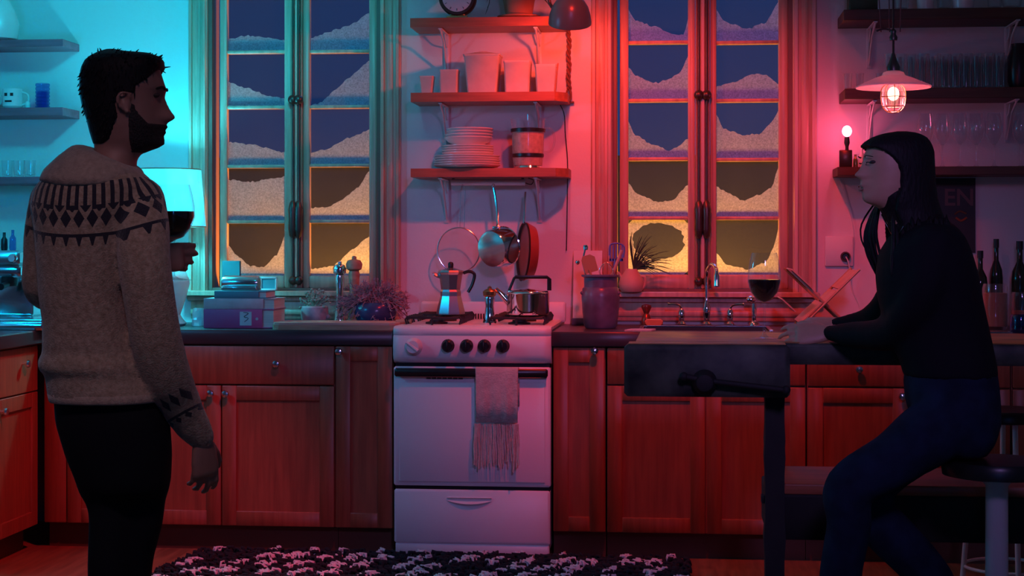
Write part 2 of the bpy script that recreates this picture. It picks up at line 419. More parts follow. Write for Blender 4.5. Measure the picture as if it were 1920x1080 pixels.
def window(idx, casL, jL, stL, gL0, gL1, cL, cR, gR0, gR1, stR, jR, casR, mz, bot, fr_l, fr_r, sill0, sill1):
    """all px on the wall plane; mz muntin px rows, bot glass bottom"""
    Y = YW; Ys = YW+0.03
    pm = (gL0+gR1)/2
    zb = Zp(pm, bot, Ys); ztop = ZW1-0.06
    root = MB()
    xa, xb, xc, xd = X(casL, Y-.03), X(jL, Y-.03), X(jR, Y-.03), X(casR, Y-.03)
    def casing(x0, x1):
        w_ = x1-x0
        root.box(x0, x1, Y-.022, Y, ZW0-.02, ZW1+.12, .004)
        root.box(x0+w_*.04, x0+w_*.22, Y-.034, Y-.022, ZW0-.02, ZW1+.12, .005)
        root.box(x0+w_*.78, x0+w_*.96, Y-.034, Y-.022, ZW0-.02, ZW1+.12, .005)
        root.box(x0+w_*.36, x0+w_*.64, Y-.028, Y-.022, ZW0-.02, ZW1+.12, .003)
    casing(xa, xb); casing(xc, xd)
    root.box(xa, xd, Y-.022, Y, ZW1+.0, ZW1+.13, .004)
    r = obj('window_%d' % idx, root, 'trim', origin=((xb+xc)/2, Y, ZW0))
    r['kind'] = 'structure'
    # jamb liner with stops
    j = MB()
    j.box(xb, xb+.018, Y-.005, Y+.11, ZW0, ZW1); j.box(xc-.018, xc, Y-.005, Y+.11, ZW0, ZW1)
    j.box(xb, xc, Y, Y+.11, ZW1-.02, ZW1); j.box(xb, xc, Y, Y+.11, ZW0, ZW0+.012)
    obj('window_jamb', j, 'trimdark', r, smooth=False)
    # sashes
    for side, (g0, g1, o0, o1) in enumerate(((gL0, gL1, stL, cL), (gR0, gR1, cR, stR))):
        s_ = MB()
        x0, x1, x2, x3 = X(o0, Ys), X(g0, Ys), X(g1, Ys), X(o1, Ys)
        s_.box(x0, x1, Ys, Ys+.04, ZW0+.012, ztop+.03, .005)
        s_.box(x2, x3, Ys, Ys+.04, ZW0+.012, ztop+.03, .005)
        s_.box(x1, x2, Ys, Ys+.04, ZW0+.012, zb, .004)
        s_.box(x1, x2, Ys, Ys+.04, ztop, ztop+.04, .004)
        for k, py in enumerate(mz[side]):
            z = Zp((g0+g1)/2, py, Ys)
            s_.box(x1, x2, Ys+.006, Ys+.04, z-.0075, z+.0075, .003)
        zz = [Zp((g0+g1)/2, py, Ys) for py in mz[side]]
        top_extra = zz[0]+(zz[0]-zz[1])
        s_.box(x1, x2, Ys+.006, Ys+.04, top_extra-.0075, top_extra+.0075, .003)
        sash = obj('window_sash', s_, 'trim', r)
        lv = [zb]+list(reversed(zz))+[top_extra, ztop]
        fr = (fr_l, fr_r)[side]
        for k in range(len(lv)-1):
            z0, z1 = lv[k]+(.0075 if k else 0), lv[k+1]-.0075
            if z1 <= z0+.02: continue
            p = MB(); yg = Ys+.03
            p.m(0).add([(x1, yg, z0), (x2, yg, z0), (x2, yg, z1), (x1, yg, z1)], [(0, 1, 2, 3)])
            prof = fr[len(fr)-1-k] if k < len(fr) else [(.0, .3), (.5, .2), (1, .35)]
            n = 26; yy = yg-.002; rnd = random.Random(idx*100+side*10+k)
            if prof == 'ring':
                ou, inn = [], []
                for q in range(44):
                    a = 2*PI*q/44
                    ca, sa = math.cos(a), math.sin(a)
                    m_ = 1/max(abs(ca), abs(sa))
                    ou.append((x1+(x2-x1)*(.5+.5*ca*m_), yy, z0+(z1-z0)*(.5+.5*sa*m_)))
                    e = 1+.05*rnd.uniform(-1, 1)-(.06 if sa < -.3 else 0)
                    inn.append((x1+(x2-x1)*(.5+.43*e*ca*(1+.12*abs(sa*ca))), yy, z0+(z1-z0)*(.60+.35*e*sa)))
                p.m(1).add(ou+inn, [(q, (q+1) % 44, 44+(q+1) % 44, 44+q) for q in range(44)])
            else:
                top = []
                for q in range(n+1):
                    u = q/n; v = interp(prof, u)[0]
                    v = max(0.0, min(1.0, v+rnd.uniform(-.018, .018)))
                    top.append((x1+(x2-x1)*u, yy, z0+(z1-z0)*v))
                lo = [(x1+(x2-x1)*q/n, yy, z0) for q in range(n+1)]
                p.m(1).add(lo+top, [(q, q+1, n+2+q, n+1+q) for q in range(n)])
            obj('pane', p, ['fogglass', 'frost'], sash, smooth=False)
    # meeting post
    c0, c1 = X(cL+1, Ys), X(cR-1, Ys); cw = c1-c0
    mp_ = MB()
    mp_.box(c0, c1, Ys-.004, Ys+.04, ZW0+.012, ztop+.03, .003)
    mp_.box(c0+cw*.36, c0+cw*.64, Ys-.022, Ys-.004, ZW0+.012, ztop+.03, .005)
    mp_.box(c0+cw*.02, c0+cw*.10, Ys-.012, Ys-.004, ZW0+.012, ztop+.03, .003)
    mp_.box(c0+cw*.90, c0+cw*.98, Ys-.012, Ys-.004, ZW0+.012, ztop+.03, .003)
    obj('window_post', mp_, 'trim', r)
    for s2 in (-1, 1):
        x = (c0+c1)/2+s2*cw*.27
        y = Ys-.018
        rod = MB().tube([(x, y, ZW0+.03), (x, y, ztop)], .0058, 10)
        ro = obj('window_bolt_rod', rod, 'bronze', r)
        zk = Zp(pm, 178 if idx == 2 else 187, Y); zh = Zp(pm, 410, Y)
        k_ = MB().ball((x, y-.012, zk), .0215, 16)
        k_.spin((x, y+.012, zk), (0, -1, 0), [(.012, 0), (.01, .012)], 12)
        obj('rod_knob', k_, 'bronze', ro)
        h_ = MB().lathe(x, y-.012, [(.005, zh-.085), (.014, zh-.075), (.019, zh-.045), (.017, zh), (.020, zh+.04), (.013, zh+.07), (.005, zh+.08)], 14)
        h_.box(x-.018, x+.018, y-.006, y+.015, zh-.05, zh+.05, .004)
        obj('bolt_handle', h_, 'bronze', ro)
        obj('bolt_foot', MB().ball((x, y-.005, ZW0+.045), .02, 14), 'bronze', ro)
    # sill and apron
    s3 = MB()
    zs = Zp(pm, 545, Y-.05)
    s3.box(X(sill0, Y-.06), X(sill1, Y-.06), Y-.065, Y, ZW0-.022, ZW0, .006)
    s3.box(X(sill0, Y-.05)+.02, X(sill1, Y-.05)-.02, Y-.03, Y, ZW0-.045, ZW0-.022, .006)
    obj('window_sill', s3, 'trim', r)
    a_ = MB(); a_.box(xa+.01, xd-.01, Y-.018, Y, .905, ZW0-.045, .004); a_.box(xa+.01, xd-.01, Y-.026, Y-.018, .925, .95, .004)
    obj('window_apron', a_, 'trim', r)
    return r

L0 = [[(0, .22), (.3, .3), (.6, .26), (1, .2)], [(0, .46), (.35, .34), (.7, .2), (1, .13)], [(0, .42), (.4, .37), (1, .22)],
      [(0, .78), (.4, .74), (.7, .8), (1, .84)], [(0, .6), (.12, .4), (.4, .18), (.6, .16), (.85, .4), (1, .8)]]
R0 = [[(0, .25), (.5, .42), (.7, .5), (1, .72)], [(0, 0), (.2, .08), (.4, .3), (.7, .58), (1, .88)], [(0, .2), (.3, .28), (.6, .46), (1, .62)],
      [(0, .22), (.3, .25), (.55, .4), (.8, .62), (1, .95)], [(0, .12), (.4, .2), (.7, .5), (1, .75)]]
window(1, 352, 387, 412, 425, 533, 546, 568, 580, 692, 706, 712, 750,
       ([97, 201, 312, 416], [96, 200, 310, 415]), 517, L0, R0, 338, 756)
L1 = [[(0, .6), (.1, .4), (.4, .28), (.8, .12), (.93, .1), (1, .4)], [(0, .6), (.1, .45), (.35, .32), (.5, .3), (.7, .38), (.88, .5), (1, .8)],
      [(0, .65), (.1, .42), (.4, .24), (.7, .12), (.85, .22), (1, .34)], [(0, .62), (.15, .4), (.5, .26), (.75, .3), (1, .58)], 'ring']
R1 = [[(0, .6), (.12, .38), (.5, .22), (.8, .34), (1, .7)], [(0, .25), (.3, .32), (.6, .46), (.8, .45), (1, .28)],
      [(0, .8), (.1, .55), (.4, .42), (.7, .44), (.9, .65), (1, .85)], [(0, .55), (.2, .42), (.45, .28), (.7, .4), (.9, .52), (1, .9)],
      [(0, .4), (.15, .2), (.5, .1), (.8, .22), (.93, .5), (1, .85)]]
window(2, 1108, 1148, 1162, 1178, 1290, 1303, 1332, 1343, 1460, 1478, 1487, 1532,
       ([79, 188, 298, 409], [79, 188, 299, 409]), 515, L1, R1, 1104, 1538)
# outside the windows
struct('outside_ground', MB().box(-6, 6, YW+.12, 9, -.5, .35), 'snow', smooth=False)
struct('outside_wall', MB().box(-6, 6, 5.0, 5.3, .35, 1.85), 'outwall', smooth=False)

# ------------------------------------------------------------------ worktops and cabinets
ZT = 0.89
sx0, sx1 = X(738, 0), X(1034, 0)          # stove gap
XR = XWR
def knob(mb, x, y, z, ax=(0, -1, 0)):
    mb.spin((x, y, z), ax, [(.005, 0), (.005, .014), (.013, .018), (.0155, .024), (.013, .031), (.005, .034)], 14)
b = MB()
b.box(XWL, sx0, -.0, YW, ZT-.057, ZT, .005)
b.box(XWL, XL+.03, -1.6, 0, ZT-.057, ZT, .005)
tag(obj('worktop', b, 'counter'), 'dark soapstone worktop turning the corner left of the stove', 'worktop')
skx0, skx1, sky0, sky1 = X(1205, .3), X(1440, .3), .14, .44
b = MB()
b.box(sx1, skx0, 0, YW, ZT-.057, ZT, .004); b.box(skx1, XR, 0, YW, ZT-.057, ZT, .004)
b.box(skx0, skx1, 0, sky0, ZT-.057, ZT); b.box(skx0, skx1, sky1, YW, ZT-.057, ZT)
tag(obj('worktop', b, 'counter'), 'dark worktop with the sink, right of the stove', 'worktop')
t = thing('kitchen_sink', 'dark inset sink basin below the curved tap', 'sink', ((skx0+skx1)/2, .29, .70))
b = MB(); e = .006
b.box(skx0+e, skx1-e, sky0+e, sky1-e, .70, .71); b.box(skx0+e, skx0+2*e, sky0+e, sky1-e, .70, ZT-.002); b.box(skx1-2*e, skx1-e, sky0+e, sky1-e, .70, ZT-.002)
b.box(skx0+e, skx1-e, sky0+e, sky0+2*e, .70, ZT-.002); b.box(skx0+e, skx1-e, sky1-2*e, sky1-e, .70, ZT-.002)
obj('basin', b, 'iron', t, smooth=False)
b = MB(); b.box(skx0-.012, skx1+.012, sky1-.004, sky1+.012, ZT+.0004, ZT+.006, .002); b.box(skx0-.012, skx0+.004, sky0-.01, sky1, ZT+.0004, ZT+.006, .002); b.box(skx1-.004, skx1+.012, sky0-.01, sky1, ZT+.0004, ZT+.006, .002)
obj('sink_rim', b, 'steel', t)

ZK = 0.105; ZCB = ZT-.057
def door_panel(mb, x0, x1, z0, z1, y, arch=True):
    """shaker door, front at y"""
    r = .058
    mb.box(x0, x0+r, y, y+.02, z0, z1, .002); mb.box(x1-r, x1, y, y+.02, z0, z1, .002)
    mb.box(x0+r, x1-r, y, y+.02, z0, z0+r, .002); mb.box(x0+r, x1-r, y, y+.02, z1-r, z1, .002)
    mb.box(x0+r-.001, x1-r+.001, y+.009, y+.018, z0+r-.001, z1-r+.001)
YD = 0.012
def cabinet(label, x0, x1, fronts):
    """fronts: (kind, x0, x1, z0, z1, knobs[(x,z)])"""
    t = thing('base_cabinet', label, 'cabinet', ((x0+x1)/2, .3, 0), None)
    b = MB(); b.box(x0+.001, x1-.001, YD+.022, YW-.03, ZK, .69 if 'sink' in label else ZCB-.002)
    obj('carcass', b, 'cab', t, smooth=False)
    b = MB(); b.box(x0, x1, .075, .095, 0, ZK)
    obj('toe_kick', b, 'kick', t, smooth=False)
    for kind, a, c, z0, z1, kn in fronts:
        b = MB(); g = .0018
        if kind == 'door': door_panel(b, a+g, c-g, z0+g, z1-g, YD)
        else: b.box(a+g, c-g, YD, YD+.02, z0+g, z1-g, .003)
        d = obj('door' if kind == 'door' else 'drawer', b, 'cab', t)
        for kx, kz in kn:
            q = MB(); knob(q, kx, YD, kz); obj('knob', q, 'steel', d)
    return t
xx = lambda p: X(p, YD)
zz_ = lambda p, q: Zp(p, q, YD)
zD = zz_(500, 723)
cabinet('narrow base cabinet with one tall door, left of the stove', xx(629), xx(736),
        [('door', xx(629), xx(736), ZK, ZCB-.004, [(xx(637), zz_(637, 659))])])
cabinet('wide base cabinet with one long drawer over two doors, behind the man\'s hand', xx(205), xx(628),
        [('drawer', xx(205), xx(627), zD+.003, ZCB-.004, [(xx(520), zz_(520, 682)), (xx(310), zz_(310, 682))]),
         ('door', xx(205), xx(414.5), ZK, zD, [(xx(397), zz_(397, 737))]),
         ('door', xx(415.5), xx(627), ZK, zD, [(xx(425), zz_(425, 738))])])
cabinet('corner base cabinet mostly hidden behind the man\'s legs', xx(82), xx(204),
        [('door', xx(125), xx(204), ZK, ZCB-.004, []), ('panel', xx(82), xx(124), ZK, ZCB-.004, [])])
cabinet('narrow base cabinet with one tall door, right of the stove', xx(1036), xx(1135),
        [('door', xx(1037), xx(1134), ZK, ZCB-.004, [(xx(1115), zz_(1115, 658))])])
zD2 = zz_(1400, 725)
cabinet('sink base cabinet with two doors, behind the workbench leg', xx(1137), xx(1512),
        [('drawer', xx(1138), xx(1511), zD2+.003, ZCB-.004, []),
         ('door', xx(1138), xx(1323), ZK, zD2, []), ('door', xx(1324), xx(1511), ZK, zD2, [])])
zD3 = zz_(1700, 728)
cabinet('base cabinet with two drawers and two doors, behind the seated woman', xx(1513), xx(1896),
        [('drawer', xx(1514), xx(1704), zD3+.003, ZCB-.004, [(xx(1610), zz_(1610, 692))]),
         ('drawer', xx(1705), xx(1895), zD3+.003, ZCB-.004, [(xx(1800), zz_(1800, 692))]),
         ('door', xx(1514), xx(1704), ZK, zD3, [(xx(1691), zz_(1691, 743))]), ('door', xx(1705), xx(1895), ZK, zD3, [(xx(1719), zz_(1719, 743))])])
cabinet('base cabinet at the right edge, seen past the woman\'s back', xx(1897), xx(2130),
        [('drawer', xx(1898), xx(2130), zD3+.003, ZCB-.004, [(xx(2010), zz_(2010, 692))]), ('door', xx(1898), xx(2130), ZK, zD3, [])])
# run along the left wall, fronts face +x
for n_, (y0, y1) in enumerate(((-.44, -.02), (-.88, -.46))):
    t = thing('base_cabinet', ('base cabinet with drawer over door, in the left wall run next to the corner', 'base cabinet at the left frame edge, nearer the camera')[n_], 'cabinet', (XL-.3, (y0+y1)/2, 0))
    b = MB(); b.box(XWL+.01, XL-.024, y0+.001, y1-.001, ZK, ZCB-.002); obj('carcass', b, 'cab', t, smooth=False)
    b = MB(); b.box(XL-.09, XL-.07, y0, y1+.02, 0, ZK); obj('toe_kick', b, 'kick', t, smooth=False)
    zt = .64
    b = MB(); b.box(XL-.02, XL, y0+.004, y1-.002, zt+.005, ZCB-.006, .003); d = obj('drawer', b, 'cab', t)
    q = MB(); knob(q, XL, (y0+y1)/2-.0+.05, .762, (1, 0, 0)); obj('knob', q, 'chrome', d)
    b = MB(); r_ = .058
    b.box(XL-.02, XL, y0+.004, y0+r_, ZK, zt, .002); b.box(XL-.02, XL, y1-r_, y1-.002, ZK, zt, .002)
    b.box(XL-.02, XL, y0+r_, y1-r_, ZK, ZK+r_, .002); b.box(XL-.02, XL, y0+r_, y1-r_, zt-r_, zt, .002)
    b.box(XL-.02, XL-.01, y0+r_, y1-r_, ZK+r_, zt-r_)
    d = obj('door', b, 'cab', t)
    q = MB(); knob(q, XL, y0+.045, zt-.045, (1, 0, 0)); obj('knob', q, 'chrome', d)

# ------------------------------------------------------------------ stove
YS = -0.02
t = thing('gas_stove', 'white freestanding gas stove with black knobs and oven drawer', 'stove', (X(886, YS), .3, 0))
a0, a1 = X(739, YS), X(1032, YS)
zs_ = lambda q: Zp(886, q, YS)
b = MB(); b.box(a0+.006, a1-.006, .02, .62, .03, .90, .004); obj('stove_body', b, 'white', t)
b = MB()  # curved control panel
pr = [(.04, zs_(612)), (-.015, zs_(613.5)), (-.028, zs_(618)), (-.028, zs_(628)), (-.024, zs_(629)), (-.03, zs_(632)), (-.034, zs_(650)), (-.034, zs_(664)), (-.026, zs_(674)), (-.008, zs_(681)), (.02, zs_(683)), (.04, zs_(683))]
n = 24; rings = []
for i in range(n+1):
    u = i/n; x = lerp(a0-.004, a1+.002, u); sag = .006*(1-(2*u-1)**2)*0
    e_ = .012*max(0, (abs(2*u-1)-.93)/.07)**2
    rings.append([(x, y+e_ if y < .03 else y, z) for y, z in pr])
b.loft(rings); obj('control_panel', b, 'white', t, ang=1.2)
b = MB(); b.box(a0, a1, .0, .62, .888, zs_(612)+.001, .006); ct_ = obj('cooktop', b, 'white', t)
ZS = zs_(612)
b = MB(); b.box(a0-.002, a1, YS, .03, zs_(912), zs_(688), .006)
b.box(a0+.02, a1-.02, YS-.006, YS, zs_(904), zs_(716), .005)
dr = obj('oven_door', b, 'white', t)
b = MB(); b.box(a0+.006, a1-.008, YS-.034, YS-.018, zs_(706), zs_(690), .006)
b.box(a0+.01, a0+.03, YS-.02, YS, zs_(704), zs_(692)); b.box(a1-.03, a1-.012, YS-.02, YS, zs_(704), zs_(692))
obj('oven_handle', b, 'black', dr)
b = MB()
for k in range(7): b.box(X(800+k*10, YS), X(808+k*10, YS), YS-.008, YS+.002, zs_(710.5), zs_(708))
obj('door_vent', b, 'black', dr, smooth=False)
b = MB(); b.box(a0+.004, a1-.004, YS+.012, .05, zs_(690), zs_(682)); obj('seam', b, 'black', t, smooth=False)
b = MB(); b.box(a0+.004, a1-.004, YS+.01, .05, zs_(920), zs_(911)); obj('seam', b, 'black', t, smooth=False)
b = MB(); b.box(a0, a1-.002, YS, .03, zs_(1020), zs_(919), .006); b.box(a0+.004, a1-.006, YS+.006, .03, zs_(1043), zs_(1020), .004)
d2 = obj('storage_drawer', b, 'white', t)
b = MB()   # crescent grip
for i in range(17):
    pass
ring = []
cx_, cz_ = X(880, YS), zs_(939)
rings = []
for i in range(21):
    u = -1+2*i/20; hw = X(922, YS)-X(838, YS); x = cx_+u*hw/2
    dz = -.012*(1-u*u); th = .0075*(1-u*u)**.5+.0012
    rings.append([(x, YS-.010*(1-u*u)-.002, cz_+dz), (x, YS-.001, cz_+dz+th), (x, YS+.002, cz_+dz), (x, YS-.001, cz_+dz-th)])
b.loft(rings); b.box(cx_-hw/2, cx_+hw/2, YS-.006, YS+.001, cz_+.009, cz_+.013, .002); obj('drawer_grip', b, 'white', d2)
for k, px in enumerate((841, 876, 909, 944)):
    b = MB(); x = X(px, YS); z = zs_(648)
    b.spin((x, YS-.012, z), (0, -1, 0), [(.026, 0), (.026, .006), (.0225, .010), (.0215, .032), (.018, .036)], 24)
    b.box(x-.0045, x+.0045, YS-.056, YS-.046, z-.02, z+.026, .002)
    obj('burner_knob', b, 'black', t)
b = MB(); x = X(777, YS); z = zs_(650)
b.spin((x, YS-.012, z), (0, -1, 0), [(.035, 0), (.035, .008), (.030, .014), (.028, .030), (.024, .036)], 28)
v0 = Vector((math.cos(2.5), 0, math.sin(2.5)))
b.tube([Vector((x, YS-.05, z))-v0*.026, Vector((x, YS-.052, z))+v0*.03], [(.008, .008), (.005, .007)], 8)
obj('oven_knob', b, 'white', t)
b = MB(); YB = .58
bs0, bs1 = X(789, YB), X(1060, YB)
b.box(bs0, bs1, YB, .62, ZS-.01, Zp(900, 566, YB), .006)
bk = obj('backguard', b, 'white', t)
b = MB()
for k, px in enumerate((886, 891, 896, 901, 906, 935, 940, 945)):
    b.box(X(px, YB), X(px+2.2, YB), YB-.002, YB+.002, Zp(900, 598, YB), Zp(900, 588, YB))
obj('vent_slot', b, 'black', bk, smooth=False)
def grate(cx, cy, w_, d_, t):
    b = MB(); z = ZS+.03; r = .0048
    x0, x1, y0, y1 = cx-w_/2, cx+w_/2, cy-d_/2, cy+d_/2
    b.tube([(x0, y0, z), (x1, y0, z), (x1, y1, z), (x0, y1, z)], r, 8, close=True)
    b.tube([(cx, y0, z), (cx, cy-.03, z)], r, 6); b.tube([(cx, y1, z), (cx, cy+.03, z)], r, 6)
    b.tube([(x0, cy, z), (cx-.03, cy, z)], r, 6); b.tube([(x1, cy, z), (cx+.03, cy, z)], r, 6)
    b.tube([(cx+.035*math.cos(q*PI/8), cy+.035*math.sin(q*PI/8), z) for q in range(16)], r, 6, close=True)
    for x in (x0, x1):
        for k in range(5):
            y = y0+d_*(k+.5)/5
            sx = -1 if x == x0 else 1
            b.tube([(x-sx*.03, y, z), (x+sx*.004, y, z+.004), (x+sx*.012, y, z-.008), (x+sx*.006, y, ZS+.003)], r*.85, 6)
    for x, y in ((cx, y0), (cx, y1)):
        b.tube([(x, y, z), (x, y, ZS+.002)], r, 6)
    return obj('burner_grate', b, 'iron', t)
for cx in (X(828, .3), X(980, .3)):
    for cy in (.16, .43): 
        g_ = grate(cx, cy, .20 if cy < .3 else .19, .24, t)
        b = MB(); b.lathe(cx, cy, [(.045, ZS+.001), (.045, ZS+.008), (.028, ZS+.012), (.028, ZS+.018), (.012, ZS+.02)], 20)
        obj('burner_cap', b, 'iron', t)
ZG = ZS+.0405

# towel over oven handle
t = thing('hand_towel', 'cream fringed hand towel draped over the oven handle', 'towel', (X(934, YS), YS-.03, zs_(875)))
b = MB(); n = 34; rows = []
xa_, xb_ = X(892, YS), X(975, YS)
path = [(YS-.012, .64), (YS-.014, .72), (YS-.013, zs_(692)), (YS-.016, zs_(688.2)), (YS-.026, zs_(686.8)), (YS-.037, zs_(688.4)), (YS-.0405, zs_(692)), (YS-.041, zs_(700)), (YS-.0415, zs_(720)), (YS-.041, zs_(750)), (YS-.043, zs_(790))]
path = [(YS-.0125, zs_(760)), (YS-.0125, zs_(720))]+path[2:]
rnd = random.Random(3)
ph = [rnd.uniform(0, 6) for _ in range(4)]
def towel_pt(u, y, z, k):
    x = lerp(xa_, xb_, u) + (k*.0012*(.5-u))
    w_ = .004*math.sin(u*9+ph[0])*max(0, min(1, (k-7)/3))+.0025*math.sin(u*23+ph[1])*max(0, min(1, (k-7)/3))
    return (x, y-(w_ if k > 4 else 0), z)
th = .004
rings = []
for k, (y, z) in enumerate(path):
    rings.append([towel_pt(i/n, y, z, k) for i in range(n+1)])
vs = [p for r in rings for p in r]
fs = [(k*(n+1)+i, k*(n+1)+i+1, (k+1)*(n+1)+i+1, (k+1)*(n+1)+i) for k in range(len(rings)-1) for i in range(n)]
b.add(vs, fs)
o = obj('cloth', b, 'towel', t)
md = o.modifiers.new('thick', 'SOLIDIFY'); md.thickness = .005; md.offset = -1
b = MB()
for k in range(30):
    u = (k+.5)/30; edge = min(u, 1-u) < .14
    x = lerp(xa_, xb_, u)+.001*rnd.uniform(-1, 1)
    z0 = zs_(792); z1 = zs_(872+rnd.uniform(-8, 6)+(4 if edge else -4))
    p = []; ax = rnd.uniform(-.003, .003)
    for q in range(7):
        f_ = q/6
        p.append((x+ax*f_*1.4+.0015*math.sin(f_*9+k), YS-.041-.003*math.sin(f_*3+k)-.003*edge, lerp(z0, z1, f_)))
    b.tube(p, [.0019+(.0022 if edge else 0)]*6+[.0035 if edge else .0024], 6)
obj('fringe', b, 'towel', t)
# ------------------------------------------------------------------ wall shelves by the stove
SH = []
def shelf_board(x0, x1, pytop, pybot, D, cham, label, group, m='shelf'):
    Yf = YW-D
    zt, zb = Zp(x0, pytop, Yf), Zp(x0, pybot, Yf)
    xa, xb = X(x0, Yf), X(x1, Yf)
    b = MB()
    pts = [(xa, Yf, zb), (xb-cham, Yf, zb), (xb, Yf+cham*1.3, zb), (xb, YW-.002, zb), (xa, YW-.002, zb)]
    b.plate(pts, (0, 0, zt-zb))
    o = tag(obj('wall_shelf', b, m, smooth=False), label, 'shelf', group)
    return zt, zb, Yf
D1 = .23
zA = shelf_board(769, 1062, 34, 51, D1, .05, 'red wooden wall shelf carrying the clock, topmost of three over the stove', 'wall shelves over the stove')
zB = shelf_board(770, 1062, 174, 191, D1, .05, 'red wooden wall shelf carrying the row of canisters', 'wall shelves over the stove')
zC = shelf_board(770, 1064, 316, 332, D1, .05, 'red wooden wall shelf with plates and coffee press, lowest of three over the stove', 'wall shelves over the stove')
def bracket(px, z, Yf, h, label, group, m='paintmetal'):
    x = X(px, YW-.1); Y1 = YW-.003
    b = MB(); b.box(x-.011, x+.011, Y1-.006, Y1, z-h, z-.002, .002)
    b.box(x-.009, x+.009, Yf+.02, Y1, z-.008, z-.002, .002)
    b.tube([(x, Yf+.03, z-.008), (x, lerp(Yf, Y1, .55), z-.05), (x, Y1-.01, z-h+.015)], .0045, 8)
    b.tube([(x, Y1-.07, z-.01), (x, Y1-.045, z-.045), (x, Y1-.008, z-.06)], .0035, 8)
    return tag(obj('shelf_bracket', b, m), label, 'bracket', group)
for (zt, zb, Yf), nm in ((zA, 'clock shelf'), (zB, 'canister shelf'), (zC, 'plate shelf')):
    bracket(832, zb, Yf, .19, 'white metal bracket under the %s, left one' % nm, 'white brackets over the stove')
    bracket(1008, zb, Yf, .19, 'white metal bracket under the %s, right one' % nm, 'white brackets over the stove')

# canisters
def canister(x0, x1, ytop, Y, dpt, zbase, taper, label, lid=None):
    xa, xb = X(x0, Y), X(x1, Y); cx = (xa+xb)/2; hw = (xb-xa)/2
    zt = Zp((x0+x1)/2, ytop, Y)
    t = thing('canister', label, 'canister', (cx, Y+dpt/2, zbase), 'canisters on the middle shelf')
    b = MB()
    def ring(w_, d_, z, c=.006):
        X0, X1, Y0, Y1 = cx-w_, cx+w_, Y+dpt/2-d_, Y+dpt/2+d_
        return [(X0+c, Y0, z), (X1-c, Y0, z), (X1, Y0+c, z), (X1, Y1-c, z), (X1-c, Y1, z), (X0+c, Y1, z), (X0, Y1-c, z), (X0, Y0+c, z)]
    d_ = dpt/2
    b.loft([ring(hw*taper, d_*taper, zbase), ring(hw*.98, d_*.98, zt-.012), ring(hw, d_, zt-.01), ring(hw, d_, zt-.006 if lid else zt)])
    obj('tin_body', b, 'canister', t)
    if lid == 'flat':
        b = MB(); b.loft([ring(hw*1.02, d_*1.02, zt-.006), ring(hw*1.04, d_*1.04, zt-.002), ring(hw*1.02, d_*1.02, zt+.002)]); obj('lid', b, 'canister', t)
    if lid == 'knob':
        b = MB(); b.loft([ring(hw*1.03, d_*1.03, zt-.006), ring(hw*1.05, d_*1.05, zt), ring(hw*.4, d_*.4, zt+.012)])
        b.box(cx-.02, cx+.02, Y+dpt/2-.006, Y+dpt/2+.006, zt+.01, zt+.018, .003); obj('lid', b, 'canister', t)
    return t
YCn = zB[2]+.05
canister(785, 812, 143, YCn, .06, zB[0], .78, 'smallest tin canister, left end of the canister row', 'flat')
canister(823, 858, 131, YCn, .075, zB[0], .92, 'short square tin canister without knob, second in the row', 'flat')
canister(869, 936, 101, YCn-.01, .13, zB[0], .80, 'tallest tin canister with a knobbed lid, middle of the row', 'knob')
canister(944, 994, 114, YCn, .10, zB[0], .90, 'cream square canister, right of the tallest one', 'flat')
t = canister(1002, 1044, 120, YCn, .09, zB[0], .82, 'cream tapered canister with a dark stick, right end of the row', None)
b = MB(); x = X(1046, YCn); b.tube([(x-.014, YCn+.01, zB[0]+.004), (x, YCn+.01, Zp(1046, 118, YCn))], .0035, 6); obj('stick', b, 'terra', t)

# plates and bowls
YP = zC[2]+.105
kP = S(876, YP); xP = X(876, YP)
z = zC[0]
pl = []
for k in range(5):
    b = MB(); hh = .0098; r = .143-.0008*k
    b.lathe(xP+random.uniform(-.002, .002), YP+.0, [(r*.55, z), (r*.6, z+.003), (r*.93, z+.010), (r, z+.0165), (r, z+.0185), (r*.9, z+.0125), (r*.55, z+.006), (.002, z+.0055)], 40, True)
    tag(obj('dinner_plate', b, 'china'), 'large white dinner plate, '+['lowest of the whole stack', 'second from the bottom of the stack', 'third from the bottom of the stack', 'fourth from the bottom of the stack', 'uppermost of the large plates'][k], 'plate', 'stacked dinner plates')
    z += hh
z += .004
for k in range(4):
    b = MB(); r = .112
    b.lathe(xP+.003, YP, [(r*.5, z), (r*.6, z+.003), (r*.93, z+.010), (r, z+.016), (r, z+.018), (r*.9, z+.0125), (r*.5, z+.006), (.002, z+.0055)], 36, True)
    tag(obj('side_plate', b, 'china'), 'smaller white side plate in the stack, '+['resting on the large dinner plates', 'second above the large plates', 'third above the large plates', 'directly under the bowls'][k], 'plate', 'stacked side plates')
    z += .0098
z += .002
for k in range(4):
    b = MB(); r = .104-.001*k
    b.lathe(xP+.006+.002*k, YP, [(r*.45, z), (r*.5, z+.004), (r*.85, z+.022), (r, z+.040), (r*.985, z+.042), (r*.83, z+.026), (r*.45, z+.010), (.002, z+.009)], 36, True)
    tag(obj('soup_bowl', b, 'china'), 'white soup bowl nested in the stack, '+['lowest bowl, resting on the plates', 'second lowest bowl', 'second highest bowl', 'topmost bowl'][k], 'bowl', 'stacked soup bowls')
    z += .0125
